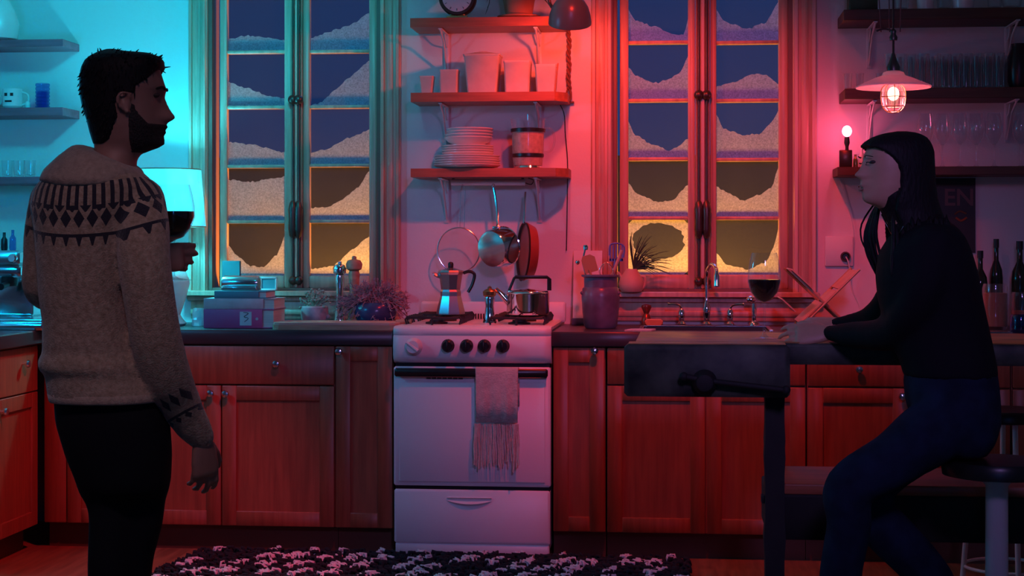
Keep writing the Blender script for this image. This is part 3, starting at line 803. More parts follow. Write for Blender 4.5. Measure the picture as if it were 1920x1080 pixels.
# french press
YF_ = zC[2]+.09; x = X(990, YF_); k = S(990, YF_)
t = thing('coffee_press', 'glass coffee press with black bands, right of the plate stack', 'coffee press', (x, YF_, zC[0]))
zf = lambda q: Zp(990, q, YF_)
b = MB(); b.lathe(x, YF_, [(27/k, zC[0]+.012), (29/k, zf(297)), (31/k, zf(240)), (33/k, zf(223))], 28, False); obj('glass_beaker', b, 'glass', t)
b = MB(); b.lathe(x, YF_, [(26.0/k, zC[0]+.014), (28/k, zf(292)), (30/k, zf(247))], 28); obj('ground_coffee', b, 'coffee', t)
b = MB(); b.lathe(x, YF_, [(32.5/k, zf(248)), (33/k, zf(242)), (30/k, zf(241))], 28); b.lathe(x, YF_, [(28/k, zf(296)), (30/k, zf(294)), (30/k, zf(289)), (28/k, zf(288))], 28); obj('black_band', b, 'black', t, label='black plastic band')
b = MB(); b.lathe(x, YF_, [(26/k, zC[0]), (28/k, zC[0]+.004), (26/k, zC[0]+.012)], 28); b.lathe(x, YF_, [(.002, zf(226)), (.003, zf(214))], 8); obj('base', b, 'chrome', t)
b = MB(); b.tube(curve([(x+31/k, YF_, zf(240)), (x+44/k, YF_, zf(243)), (x+50/k, YF_, zf(262)), (x+44/k, YF_, zf(282)), (x+30/k, YF_, zf(286))], 16), .0045, 8); obj('handle', b, 'glass', t)

# clock on top shelf, potted plant
YK = zA[2]+.06; x = X(858, YK); k = S(858, YK)
t = thing('mantel_clock', 'round dark clock on a small stand, on the top shelf', 'clock', (x, YK, zA[0]))
zc = zA[0]+.016+34/k
b = MB(); b.spin((x, YK-.02, zc), (0, 1, 0), [(33/k, 0), (35/k, .006), (35/k, .05), (30/k, .06)], 40); obj('clock_case', b, 'bronze', t)
b = MB(); b.spin((x, YK-.0225, zc), (0, 1, 0), [(28/k, 0), (28/k, .003)], 40); dd = obj('dial', b, 'dial', t)
b = MB()
for q in range(12):
    a = q*PI/6; b.tube([(x+22/k*math.cos(a), YK-.0235, zc+22/k*math.sin(a)), (x+26/k*math.cos(a), YK-.0235, zc+26/k*math.sin(a))], .0012, 5)
b.tube([(x, YK-.0238, zc), (x+.03, YK-.0238, zc+.02)], .0014, 5); b.tube([(x, YK-.0238, zc), (x-.01, YK-.0238, zc+.045)], .0012, 5)
obj('clock_hand', b, 'black', dd)
b = MB(); b.box(x-20/k, x+20/k, YK-.025, YK+.05, zA[0], zA[0]+.012, .003); b.box(x-14/k, x+14/k, YK-.015, YK+.04, zA[0]+.012, zA[0]+.026, .003); obj('stand', b, 'brass', t)
YT = zA[2]+.10; x = X(973, YT); k = S(973, YT)
t = thing('potted_plant', 'terracotta pot on a saucer with trailing leaves, on the top shelf', 'plant', (x, YT, zA[0]))
b = MB(); b.lathe(x, YT, [(24/k, zA[0]+.010), (26/k, zA[0]+.03), (33/k, zA[0]+.12), (36/k, zA[0]+.12), (36/k, zA[0]+.15), (31/k, zA[0]+.15), (30/k, zA[0]+.13)], 30); obj('pot', b, 'terra', t)
b = MB(); b.lathe(x, YT, [(30/k, zA[0]), (40/k, zA[0]+.008), (41/k, zA[0]+.014), (38/k, zA[0]+.014), (20/k, zA[0]+.009)], 30); obj('saucer', b, 'terra', t)
b = MB(); rnd = random.Random(11)
def leaf(b, p, d, L, w_, droop=.3):
    d = Vector(d).normalized(); s_ = d.cross(Vector((0, 0, 1))); s_ = s_.normalized() if s_.length > .01 else Vector((1, 0, 0))
    vs = []; fs = []
    for q in range(6):
        f_ = q/5; c = Vector(p)+d*L*f_+Vector((0, 0, -droop*L*f_*f_)); ww = w_*math.sin(PI*min(.97, f_*.93+.05))
        vs += [c-s_*ww, c+Vector((0, 0, .15*ww)), c+s_*ww]
    for q in range(5):
        a = q*3; fs += [(a, a+1, a+4, a+3), (a+1, a+2, a+5, a+4)]
    b.add(vs, fs)
for q in range(26):
    a = rnd.uniform(0, 2*PI); leaf(b, (x, YT, zA[0]+.14), (math.cos(a), math.sin(a)*.6, rnd.uniform(.2, 1.2)), rnd.uniform(.08, .16), .014, .8)
pts = curve([(x-.05, YT-.06, zA[0]+.15), (x-.12, YT-.08, zA[0]+.13), (X(918, YT-.09), YT-.09, Zp(918, 2, YT-.09)), (X(914, YT-.09), YT-.09, Zp(914, 15, YT-.09))], 12)
b.tube(pts, .0016, 5)
for q in (6, 9, 11): leaf(b, pts[q], (-.3, -.1, -1), .03, .008, 0)
obj('foliage', b, 'leaf', t)

# clamp lamp
YL = .16; x = X(1068, YL); k = S(1068, YL); zl = lambda q: Zp(1068, q, YL)
t = thing('clamp_lamp', 'grey domed metal lamp shade hanging beside the top shelf', 'lamp', (x, YL, zl(47)))
b = MB()
tax = Vector((0.05, -0.40, 0.91)).normalized()      # from the opening up to the socket
o0 = Vector((x, YL, zl(44)))+Vector((0, .01, 0))
pr = [(h/k, d_/k) for h, d_ in [(40.5, 0), (40.5, 5), (38.5, 18), (34, 32), (27, 43), (17, 51), (9, 55), (7, 60)]]
b.spin(o0, tax, pr, 40, False); b.spin(o0, tax, [(r-.0025, d_-.002) for r, d_ in pr[:-2]], 40, False)
obj('dome_shade', b, 'grey', t)
b = MB(); b.spin(o0, tax, [(.010, .045), (.020, .055), (.024, .075), (.014, .10), (.012, .12)], 18); bo = obj('bulb', b, 'bulb_red', t)
b = MB(); b.spin(o0, tax, [(.014, .115), (.02, .13), (.02, .185), (.012, .20)], 18); obj('socket', b, 'bronze', t)
b = MB(); b.tube(curve([tuple(o0+tax*.19), (x-.03, YL+.02, zl(-100)), (x-.05, YL+.2, zl(-130)), (x-.05, YW-.02, zl(-120))], 14), .006, 8)
b.tube(curve([(X(1042, YL+.08), YL+.1, Zp(1042, 22, YL+.1)), (X(1030, YL+.12), YL+.12, Zp(1030, 2, YL+.1)), (X(1036, YL+.14), YL+.14, Zp(1036, -30, YL+.1)), (x-.05, YW-.1, zl(-120))], 12), .007, 8)
b.spin((x-.05, YW, zl(-120)), (0, -1, 0), [(.035, 0), (.035, .012), (.012, .03)], 20)
obj('lamp_arm', b, 'bronze', t)
# twisted cord with loop
x = X(1066, YW-.04); y = YW-.025
b = MB(); z0, z1 = Zp(1066, 30, y), Zp(1066, 168, y)
n = 70
for ph_ in (0, PI):
    b.tube([(x+.006*math.cos(ph_+i*.55)+.002*math.sin(i*.3), y+.006*math.sin(ph_+i*.55), lerp(z0, z1, i/n)) for i in range(n+1)], .0055, 6)
b.tube([(x+.010*math.sin(a_*PI/8), y, z1-.024+.026*math.cos(a_*PI/8)) for a_ in range(16)], .0045, 6, close=True)
b.box(x-.022, x+.022, y+.005, y+.022, z1-.056, z1-.050); b.ball((x, y, z0), .012)
tag(obj('twisted_rope', b, 'cork'), 'twisted brown rope with a looped end hanging below the domed lamp', 'rope')
b = MB(); cp = [(1050, 196), (1058, 215), (1060, 250), (1064, 300), (1064, 350), (1063, 420), (1062, 470)]
b.tube(curve([W(p, q, YW-.008) for p, q in cp], 40), .0022, 6)
tag(obj('electrical_cord', b, 'black'), 'thin black electric cord running down the wall beside the shelves', 'cord')

# under-shelf tube with hanging pans
YR = YW-.09
t = thing('hanging_rail', 'pale tube rail mounted under the lowest shelf', 'rail', W(915, 348, YR))
b = MB(); b.tube([W(846, 342, YR), W(985, 342, YR)], .0135, 14); obj('tube', b, 'paintmetal', t)
b = MB()
for p in (850, 980): b.tube([W(p, 336, YR), W(p, 326, YR)], .006, 8)
b.tube(curve([W(985, 343, YR), W(996, 346, YR), (X(1000, YR), YR, Zp(1000, 338, YR)), W(990, 334, YR)], 12), .002, 6)
obj('mount', b, 'bronze', t)
def hook(b, px, py, Y): b.tube(curve([W(px+3, py+6, Y), W(px, py+11, Y), W(px-4, py+6, Y), W(px-3, py-4, Y-.014), W(px, py-8, Y-.006)], 12), .0014, 6)
# round mesh splatter lid
YH = YR-.012; k = S(860, YH); c = W(860, 469, YH)
t = thing('splatter_screen', 'round wire mesh splatter screen hanging at the left of the pans', 'strainer', (c.x, YH, c.z-.1))
b = MB(); rx, rz = 40/k, 42/k
b.tube([(c.x+rx*math.cos(a*PI/20), YH, c.z+rz*math.sin(a*PI/20)) for a in range(40)], .003, 8, close=True); obj('rim', b, 'steel', t)
b = MB(); b.add([(c.x+rx*math.cos(a*PI/20), YH, c.z+rz*math.sin(a*PI/20)) for a in range(40)], [tuple(range(40))]); obj('wire_mesh', b, 'mesh', t, smooth=False)
b = MB(); b.tube([W(862, 427, YH), W(864, 360, YH)], .0013, 6); b.tube([W(870, 428, YH), W(872, 358, YH)], .0013, 6); b.tube(curve([W(864, 360, YH), W(866, 350, YH-.01), W(868, 346, YH+.0), W(872, 358, YH)], 8), .0013, 6); obj('wire_handle', b, 'steel', t)
# saucepan, base toward viewer-left
YH = YR-.07; c = W(945, 462, YH)
ax = Vector((-.55, -.80, -.13)).normalized()     # base direction
k = S(930, YH)
t = thing('hanging_saucepan', 'shiny steel saucepan hanging by its handle, middle of the pans', 'saucepan', (c.x, YH, c.z-.1))
R_ = 37/k; Ld = .085
rim = c+Vector((.0, .02, .0))
b = MB(); b.spin(rim, ax, [(R_+.003, 0), (R_, .003), (R_*.97, Ld-.012), (R_*.90, Ld), (.001, Ld)], 36, False)
b.spin(rim, ax, [(R_+.003, 0), (R_-.002, .001), (R_*.95, Ld-.014), (R_*.88, Ld-.004), (.001, Ld-.004)], 36, False); obj('pan_body', b, 'chrome', t)
b = MB(); top = rim+ax*.03+Vector((0, 0, R_)); 
b.tube(curve([top+Vector((-.012, -.012, .0)), top+Vector((-.01, 0, .02)), W(930, 385, YH+.02), W(925, 352, YH+.03)], 12), [(.004, .007)]*6+[(.003, .009)]*5+[(.003, .006)], 8)
b.tube([W(925, 352, YH+.03)+Vector((.006*math.cos(q*PI/6), 0, .008+.008*math.sin(q*PI/6))) for q in range(12)], .0016, 6, close=True)
b.box(top.x-.03, top.x+.004, top.y-.02, top.y+.0, top.z-.008, top.z+.006, .003); obj('pan_handle', b, 'steel', t)
# frying pan seen edge-on
YH = YR-.05; c = W(982, 472, YH); k = S(982, YH)
t = thing('hanging_frying_pan', 'black and red frying pan hanging edge-on, right of the saucepan', 'frying pan', (c.x, YH, c.z-.12))
ax = Vector((-.93, -.30, .05)).normalized(); R_ = 55/k
b = MB(); b.spin(c+Vector((.012, 0, 0)), ax, [(R_*.80, -.022), (R_*.84, -.020), (R_, .016), (R_+.002, .018), (R_-.003, .018), (R_*.82, -.016), (.001, -.016)], 40, True); obj('pan_body', b, 'iron', t)
b = MB(); b.spin(c+Vector((.014, 0.002, 0)), ax, [(R_*.78, -.030), (R_*.86, -.026), (R_*1.0, .010), (R_*.99, .012)], 40, True); obj('pan_outside', b, 'pan', t, label='red outer enamel')
b = MB(); b.tube([c+Vector((0, 0, R_-.004)), W(985, 360, YR-.015)], [(.004, .008), (.003, .006)], 8); obj('pan_handle', b, 'steel', t)

# ------------------------------------------------------------------ things on the stove
x = X(845, .16); Y = .16; k = S(845, Y); zo = lambda q: ZG+(598-q)/k
t = thing('moka_pot', 'aluminium moka pot with a black handle, on the left burner', 'coffee pot', (x, Y, ZG))
b = MB()
def octo(b, prof, n=8, x=x, Y=Y): b.lathe(x, Y, [(h/k, zo(q)) for h, q in prof], n)
octo(b, [(27, 598), (27, 594), (20, 566), (19, 562)]); obj('water_chamber', b, 'alu', t, ang=.3)
b = MB(); octo(b, [(19.5, 564), (19.5, 556), (18, 552), (22, 524), (25, 520), (24, 519)])
b.tube(curve([(x-20/k, Y, zo(528)), (x-29/k, Y, zo(524)), (x-33/k, Y, zo(520))], 6), [(.009, .006)]*4+[(.005, .004)]*2, 8); obj('upper_pot', b, 'alu', t, ang=.3)
b = MB(); octo(b, [(25, 519), (23, 516), (6, 511), (2, 511)]); ld = obj('lid', b, 'alu', t, ang=.3)
b = MB(); b.lathe(x, Y, [(5/k, zo(511)), (5.5/k, zo(504)), (4/k, zo(501)), (1/k, zo(500))], 12); obj('lid_knob', b, 'black', ld)
b = MB(); b.tube(curve([(x+24/k, Y, zo(521)), (x+36/k, Y, zo(518)), (x+45/k, Y, zo(524)), (x+41/k, Y, zo(542)), (x+33/k, Y, zo(557))], 16), [(.006, .007)]*16, 8); obj('handle', b, 'black', t)
# pepper mill chrome on stove middle
x = X(920, .22); Y = .12; k = S(920, Y)
t = thing('salt_shaker', 'tall chrome grinder standing between the two burners', 'grinder', (x, Y, ZS))
b = MB(); b.lp(918, Y, [(12, 610), (13, 606), (10, 596), (8, 575), (10, 562), (9, 558)], ZS+.001, 24); obj('grinder_body', b, 'chrome', t)
b = MB(); zt = ZS+(610-558)/k; b.lathe(X(918, Y), Y, [(8/k, zt), (12/k, zt+.006), (13/k, zt+.022), (9/k, zt+.03), (4/k, zt+.034), (4/k, zt+.04), (1/k, zt+.044)], 24)
obj('crank_top', b, 'brass', t)
# kettle
x = X(990, .16); Y = .16; k = S(990, Y); zo = lambda q: ZG+(601-q)/k
t = thing('steel_kettle', 'polished steel kettle with a tall square handle, on the right burner', 'kettle', (x, Y, ZG))
b = MB(); b.lathe(x, Y, [(h/k, zo(q)) for h, q in [(38, 601), (40, 597), (40, 563), (41, 561), (38, 557), (30, 555), (6, 554), (2, 553)]], 40); obj('kettle_body', b, 'chrome', t)
b = MB(); b.tube([(x-30/k, Y-.01, zo(585)), (x-50/k, Y-.02, zo(562)), (x-60/k, Y-.02, zo(553))], [.016, .011, .009], 14); obj('spout', b, 'chrome', t)
b = MB(); b.tube([(x-36/k, Y, zo(557)), (x-26/k, Y, zo(533)), (x-22/k, Y, zo(531))], [(.004, .008)]*3, 8); b.tube([(x-24/k, Y, zo(531)), (x+36/k, Y, zo(531)), (x+40/k, Y, zo(535)), (x+40/k, Y, zo(556))], [(.005, .009)]*4, 8); obj('kettle_handle', b, 'black', t)

# ------------------------------------------------------------------ counter left of the stove
def bookbox(x0, x1, y0, y1, Y, dpt, z0, z1, cover, label, spine_px, name='book'):
    xa, xm, xb = X(x0, Y), X(spine_px, Y), X(x1, Y)
    t = thing(name, label, 'book', ((xa+xb)/2, Y+dpt/2, z0), 'books stacked left of the plants')
    b = MB(); th = .0035
    b.box(xa, xa+.004, Y-.001, Y+dpt, z0, z1, .001); b.box(xa, xb, Y-.001, Y+dpt, z0, z0+th, .001); b.box(xa, xb, Y-.001, Y+dpt, z1-th, z1, .001)
    b.box(xa, xm, Y-.002, Y+.004, z0, z1, .001)
    c_ = obj('cover', b, cover, t)
    b = MB(); b.box(xa+.004, xb-.004, Y+.004, Y+dpt-.003, z0+th, z1-th); obj('pages', b, 'paper', t, smooth=False)
    return t, c_
YBk = .14; kk = S(445, YBk)
zb1 = ZT+.002+35/kk; zb2 = zb1+20/kk; zb3 = zb2+14/kk
t, c_ = bookbox(382, 514, 578, 612, YBk, .20, ZT+.001, zb1, 'magenta', 'thick magenta book with a white label, bottom of the stack', 492)
b = MB(); b.box(X(450, YBk), X(472, YBk), YBk-.0035, YBk-.001, ZT+.012, zb1-.01); lb = obj('label', b, 'label', c_, smooth=False)
b = MB()
g0 = W(461, 594, YBk-.004)
b.tube(curve([(g0.x-.01, YBk-.004, g0.z+.018), (g0.x+.01, YBk-.004, g0.z+.014), (g0.x-.008, YBk-.004, g0.z), (g0.x+.01, YBk-.004, g0.z-.006), (g0.x-.006, YBk-.004, g0.z-.02)], 20), .0012, 5)
obj('drawn_mark', b, 'black', lb)
b = MB(); b.spin((X(482, YBk), YBk-.001, (ZT+zb1)/2), (0, -1, 0), [(.006, 0), (.006, .002)], 14); obj('round_seal', b, 'palecover', c_)
bookbox(382, 515, 558, 578, YBk+.005, .19, zb1+.0005, zb2, 'palecover', 'pale book between the magenta and the teal one', 494)
bookbox(402, 500, 545, 558, YBk+.01, .16, zb2+.0005, zb3, 'tealcover', 'slim teal book, topmost of the stack', 485)
YR2 = YBk+.05; x = X(447, YR2); k = S(447, YR2)
t = thing('toaster_tin', 'rounded metal bread tin lying on top of the book stack', 'tin', (x, YR2+.05, zb3))
b = MB(); zc_ = zb3+.024
rings = []
for xo in [X(412, YR2), X(415, YR2), X(474, YR2), X(480, YR2)]:
    sc_ = .86 if xo in (X(412, YR2), X(480, YR2)) else 1
    rings.append([(xo, YR2+.05-.035*sc_*math.cos(a*PI/10)*1.0, zb3+.031+.030*sc_*math.sin(a*PI/10)) for a in range(20)])
b.loft(rings); obj('tin_body', b, 'steel', t)
b = MB(); b.box(X(413, YR2), X(479, YR2), YR2+.01, YR2+.09, zb3+.0008, zb3+.012, .003); obj('tin_base', b, 'steel', t)
b = MB(); b.box(X(404, .50), X(438, .50), .50, .52, ZW0+.0, Zp(420, 490, .5), .002)
obj_ = obj('picture_card', b, 'card', smooth=False); obj_.location.y = .612; obj_.location.z = ZW0+.001
tag(obj_, 'plain teal card propped on the sill behind the bread tin', 'card')
YF2 = .60; t = thing('framed_photo', 'tiny framed photo on the window sill, right of the bread tin', 'picture frame', (X(503, YF2), YF2, ZW0))
b = MB(); fx0, fx1, fz0, fz1 = X(487, YF2), X(519, YF2), ZW0+.001, ZW0+.062
b.box(fx0, fx0+.008, YF2, YF2+.012, fz0, fz1, .002); b.box(fx1-.008, fx1, YF2, YF2+.012, fz0, fz1, .002); b.box(fx0, fx1, YF2, YF2+.012, fz0, fz0+.009, .002); b.box(fx0, fx1, YF2, YF2+.012, fz1-.009, fz1, .002); obj('frame', b, 'marble', t)
b = MB(); b.box(fx0+.006, fx1-.006, YF2+.005, YF2+.01, fz0+.006, fz1-.006); obj('picture', b, 'tealcover', t, smooth=False)
# small succulent pot
YQ = .36; x = X(593, YQ); k = S(593, YQ)
t = thing('succulent_pot', 'small painted pot of pale succulents, left of the dried heather', 'potted plant', (x, YQ, ZT))
x = X(590, YQ)
b = MB(); b.lathe(x, YQ, [(16/k, ZT+.001), (23/k, ZT+.016), (26/k, ZT+.05), (25/k, ZT+.080), (22/k, ZT+.085), (20/k, ZT+.07)], 26)
b.ball((x+26/k, YQ-.01, ZT+.04), .010); obj('pot', b, 'pot', t)
b = MB(); rnd = random.Random(5)
for q in range(95):
    a = rnd.uniform(0, 2*PI); e_ = rnd.uniform(.0, 1.4); L = rnd.uniform(.035, .085)
    d = Vector((math.cos(a)*math.cos(e_), math.sin(a)*math.cos(e_)*.7, math.sin(e_)))
    p0 = Vector((x, YQ, ZT+.078)); p1 = p0+d*L
    b.tube([p0+d*.01, p1], .0014, 5); b.ball(p1, .0062, 6, (1, 1, .8))
obj('foliage', b, 'pale_leaf', t)
# mills on the sill/behind
def mill(px, Y, top, bot, w_, m, label, zb_):
    x = X(px, Y); k = S(px, Y); H = (bot-top)/k
    t = thing('pepper_mill', label, 'pepper mill', (x, Y, zb_), 'pepper mills by the left window')
    r = w_/k
    b = MB(); b.lathe(x, Y, [(r*1.0, zb_), (r*1.0, zb_+.02*H), (r*.8, zb_+.10*H), (r*.62, zb_+.3*H), (r*.55, zb_+.5*H), (r*.72, zb_+.72*H), (r*.62, zb_+.78*H)], 22); obj('mill_body', b, m, t)
    b = MB(); b.lathe(x, Y, [(r*.55, zb_+.78*H), (r*.95, zb_+.81*H), (r*1.05, zb_+.88*H), (r*.8, zb_+.935*H), (r*.3, zb_+.95*H), (r*.3, zb_+.985*H), (r*.1, zb_+H)], 22); obj('mill_head', b, m, t)
mill(637, .52, 469, 588, 12.5, 'chrome', 'shorter shiny pepper mill in front of the left window', ZT)
mill(664, .50, 461, 590, 15, 'board', 'taller wooden pepper mill, right of the shiny one', ZT)
# heather bowl
YQ = .36; x = X(704, YQ); k = S(704, YQ)
t = thing('dried_heather_bowl', 'round dark blue bowl overflowing with dried heather stems', 'plant', (x, YQ, ZT))
b = MB(); b.lathe(x, YQ, [(22/k, ZT+.001), (34/k, ZT+.02), (40/k, ZT+.055), (38/k, ZT+.085), (31/k, ZT+.10), (29/k, ZT+.095)], 32); obj('bowl', b, 'blueglaze', t)
b = MB(); rnd = random.Random(9)
for q in range(300):
    a = rnd.uniform(0, 2*PI); e_ = rnd.uniform(.0, 1.35) if q > 110 else rnd.uniform(-.5, .35)
    L = rnd.uniform(.06, .14)
    if e_ > .6: L = rnd.uniform(.06, .12)
    d = Vector((math.cos(a)*math.cos(e_), .55*math.sin(a)*math.cos(e_), math.sin(e_)))
    p0 = Vector((x, YQ, ZT+.092))+Vector((d.x*.05, d.y*.04, 0))
    pts = [p0, p0+d*L*.5+Vector((0, 0, .012)), p0+d*L+Vector((rnd.uniform(-.01, .01), 0, -.022*rnd.random()*(1.6-e_)))]
    pts = [Vector((min(p.x, X(760, YQ)), p.y, p.z)) for p in curve(pts, 6)]; b.tube(pts, [.0017]*5+[.001], 5)
    for p in pts[2:]:
        for s_ in range(2):
            dd_ = Vector((rnd.uniform(-1, 1), rnd.uniform(-.6, .6), rnd.uniform(-.6, 1))).normalized()
            b.tube([p, p+dd_*rnd.uniform(.008, .02)], [.0024, .0008], 4)
obj('stems', b, 'drygrass', t)
# cutting boards
t = thing('cutting_board', 'long wooden cutting board lying flat at the counter edge, left of the stove', 'cutting board', (X(640, .06), .10, ZT))
b = MB(); xa, xb = X(508, .02), X(745, .02)
pts = []
y0, y1 = .02, .24
out2 = [(xa, y0+.03), (xa+.008, y0+.012), (xa+.03, y0), (xb-.03, y0), (xb-.008, y0+.01), (xb, y0+.03), (xb, y1-.03), (xb-.02, y1), (xa+.02, y1), (xa, y1-.03)]
b.loft([[(p, q, z_) for p, q in out2] for z_ in (ZT+.001, ZT+.021)]); obj('board', b, 'board', t, ang=.4)
b = MB(); b.loft([[(lerp(.5*(xa+xb), p, .985), lerp(.13, q, .97), z_) for p, q in out2] for z_ in (ZT+.0215, ZT+.030)]); obj('upper_layer', b, 'clay', t, ang=.4)
b = MB(); hx = X(768, .1); b.tube([(xb-.02, .12, ZT+.026), (hx-.01, .12, ZT+.034), (hx+.004, .12, ZT+.034)], [(.012, .016), (.010, .012), (.012, .012)], 12); obj('board_handle', b, 'board', t)

# table lamp
x = X(312, .34); Y = .34; k = S(312, Y); zl = lambda q: Zp(312, q, Y)
t = thing('table_lamp', 'table lamp with a white drum shade behind the man\'s shoulder', 'lamp', (x, Y, ZT))
b = MB(); b.lathe(x, Y, [(73/k, zl(425)), (64/k, zl(318))], 44, False)
b.lathe(x, Y, [(72.2/k, zl(425)), (63.2/k, zl(318))], 44, False); obj('lamp_shade', b, 'shade', t)
b = MB(); b.tube([(x+64/k*math.cos(q*PI/20), Y+64/k*math.sin(q*PI/20), zl(318)) for q in range(40)], .0022, 5, close=True); b.tube([(x+73/k*math.cos(q*PI/20), Y+73/k*math.sin(q*PI/20), zl(425)) for q in range(40)], .0022, 5, close=True)
obj('shade_trim', b, 'terra', t)
b = MB(); b.lathe(x, Y, [(34/k, ZT+.001), (38/k, ZT+.01), (30/k, ZT+.03), (26/k, zl(590)), (36/k, zl(560)), (44/k, zl(530)), (38/k, zl(512)), (16/k, zl(480)), (9/k, zl(455)), (8/k, zl(430))], 30); obj('lamp_base', b, 'china', t)
b = MB(); b.lathe(x, Y, [(.006, zl(430)), (.006, zl(400)), (.013, zl(398)), (.013, zl(388))], 14); obj('socket', b, 'brass', t)
# crumpled paper bag beside lamp
b = MB(); rnd = random.Random(2); c0 = W(372, 590, .33); rings = []
for i in range(7):
    z_ = ZT+.001+.012*i*1.0; rr = .030*(1-.05*i)
    rings.append([(c0.x+rr*math.cos(2*PI*j/16)*(1+rnd.uniform(-.12, .12)), .33+rr*math.sin(2*PI*j/16)*(1+rnd.uniform(-.12, .12)), z_+.004*rnd.uniform(-1, 1)*(i > 0)) for j in range(16)])
b.loft(rings); tag(obj('paper_bag', b, 'china', ang=.2), 'crumpled white paper bag on the counter between lamp and books', 'bag')

# ------------------------------------------------------------------ far left: shelves, mugs, espresso machine
def simple_shelf(x0, x1, pt, pb, D, label, group, m):
    Yf = YW-D; b = MB(); b.box(X(x0, Yf), X(x1, Yf), Yf, YW-.002, Zp(x1, pb, Yf), Zp(x1, pt, Yf), .002)
    return Zp(x1, pt, Yf), Yf, tag(obj('wall_shelf', b, m, smooth=False), label, 'shelf', group)
DL = .20
def shelfL(x1, pt, pb, label):
    Yf = YW-DL; b = MB(); b.box(XWL+.003, X(x1, Yf), Yf, YW-.002, Zp(x1, pb, Yf), Zp(x1, pt, Yf), .002)
    tag(obj('wall_shelf', b, 'bluelit_shelf', smooth=False), label, 'shelf', 'wall shelves left of the man')
    return Zp(x1, pt, Yf), Yf
q1 = shelfL(118, 73, 87, 'wall shelf at the far left holding the pale vase, topmost of three')
q2 = shelfL(118, 201, 217, 'wall shelf at the far left holding the mugs, middle of three')
q3 = shelfL(118, 331, 345, 'wall shelf at the far left holding small cups, lowest of three')
Yv = q1[1]+.09
b = MB(); b.lp(-8, Yv, [(26, 72), (40, 66), (44, 40), (36, 14), (24, -10), (20, -14), (18, -10)], q1[0]); tag(obj('vase', b, 'china'), 'pale rounded vase cut by the left edge, on the top shelf', 'vase')
def mug(px, Y, zb_, r, h, label, m='china', face=False):
    x = X(px, Y); t = thing('mug', label, 'mug', (x, Y, zb_), 'mugs on the left shelf')
    b = MB(); b.lathe(x, Y, [(r*.75, zb_+.0005), (r, zb_+.012), (r, zb_+h), (r*.93, zb_+h), (r*.9, zb_+.014), (.002, zb_+.010)], 26); obj('cup', b, m, t)
    b = MB(); b.tube(curve([(x+r*.95, Y, zb_+h*.85), (x+r*1.6, Y, zb_+h*.7), (x+r*1.6, Y, zb_+h*.35), (x+r*.95, Y, zb_+h*.2)], 12), .0045, 8); obj('handle', b, m, t)
    return t
Yv = q2[1]+.08
t = mug(24, Yv, q2[0], .043, .088, 'white mug with dark markings, second from the left edge'); 
x = X(24, Yv); b = MB()
b.box(x-.018, x+.012, Yv-.0445, Yv-.040, q2[0]+.028, q2[0]+.036); b.box(x-.020, x-.008, Yv-.044, Yv-.038, q2[0]+.055, q2[0]+.068); b.box(x+.006, x+.018, Yv-.0445, Yv-.038, q2[0]+.055, q2[0]+.068)
obj('printed_marks', b, 'black', t)
mug(-24, Yv, q2[0], .04, .08, 'white mug half cut off by the left edge')
t = thing('ribbed_tumbler', 'stack of dark ribbed tumblers near the end of the mug shelf', 'tumbler', (X(80, Yv), Yv, q2[0]))
b = MB(); pr = []
for i in range(7):
    z_ = q2[0]+.0005+i*.016; pr += [(.026+.002*(i/6), z_), (.031, z_+.004), (.031, z_+.012), (.027, z_+.0155)]
b.lathe(X(80, Yv), Yv, pr, 24, False); b.lathe(X(80, Yv), Yv, [(.024, q2[0]+.002), (.026, q2[0]+.075)], 18); obj('glass_wall', b, 'glassblue', t)
b = MB(); b.lathe(X(52, Yv), Yv, [(.008, q2[0]+.0005), (.012, q2[0]+.01), (.01, q2[0]+.03), (.006, q2[0]+.034)], 14); tag(obj('spice_jar', b, 'china'), 'tiny white jar between the mugs and the ribbed tumblers', 'jar')
Yv = q3[1]+.08
for i, px in enumerate((14, 36, 56)):
    b = MB(); x = X(px, Yv); b.lathe(x, Yv, [(.017, q3[0]+.0005), (.023, q3[0]+.01), (.026, q3[0]+.075), (.024, q3[0]+.075), (.021, q3[0]+.012), (.002, q3[0]+.008)], 20)
    tag(obj('drinking_glass', b, 'glass'), ('small clear glass on the lowest left shelf, nearest the frame edge', 'small clear glass on the lowest left shelf, middle one', 'small clear glass on the lowest left shelf, nearest the man')[i], 'glass', 'small glasses on the lowest left shelf')
# espresso machine
Ye = .05
zq = lambda q, Y=Ye: Zp(40, q, Y)
t = thing('espresso_machine', 'steel espresso machine at the left edge, partly hidden by the man', 'coffee machine', (X(10, Ye), .2, ZT))
xe0, xe1 = XWL+.05, X(42, Ye)
b = MB(); b.box(xe0, X(84, -.1), -.12, .36, ZT+.001, ZT+.028, .006); b.box(xe0, X(80, -.1), -.10, .34, ZT+.028, ZT+.045, .004); obj('drip_tray', b, 'steel', t)
b = MB(); b.box(xe0, xe1, .16, .34, ZT+.045, zq(505), .006); b.box(xe0, xe1+.01, .0, .34, zq(520), zq(497), .01); obj('machine_body', b, 'steel', t)
b = MB(); b.box(xe0, xe1+.015, -.02, .34, zq(496), zq(470), .008); obj('cup_warmer', b, 'alu', t)
b = MB(); b.lathe(X(18, .03), .03, [(.03, zq(536)), (.034, zq(530)), (.034, zq(519))], 22); b.tube([(X(18, .03), .03, zq(531)), (X(5, -.1), -.12, zq(536))], [.010, .014], 12); obj('portafilter', b, 'black', t)
b = MB(); b.spin((X(26, -.02), -.02, zq(484)), (0, -1, 0), [(.018, 0), (.018, .02), (.014, .024)], 20); obj('gauge_knob', b, 'chrome', t)
Yq = .14
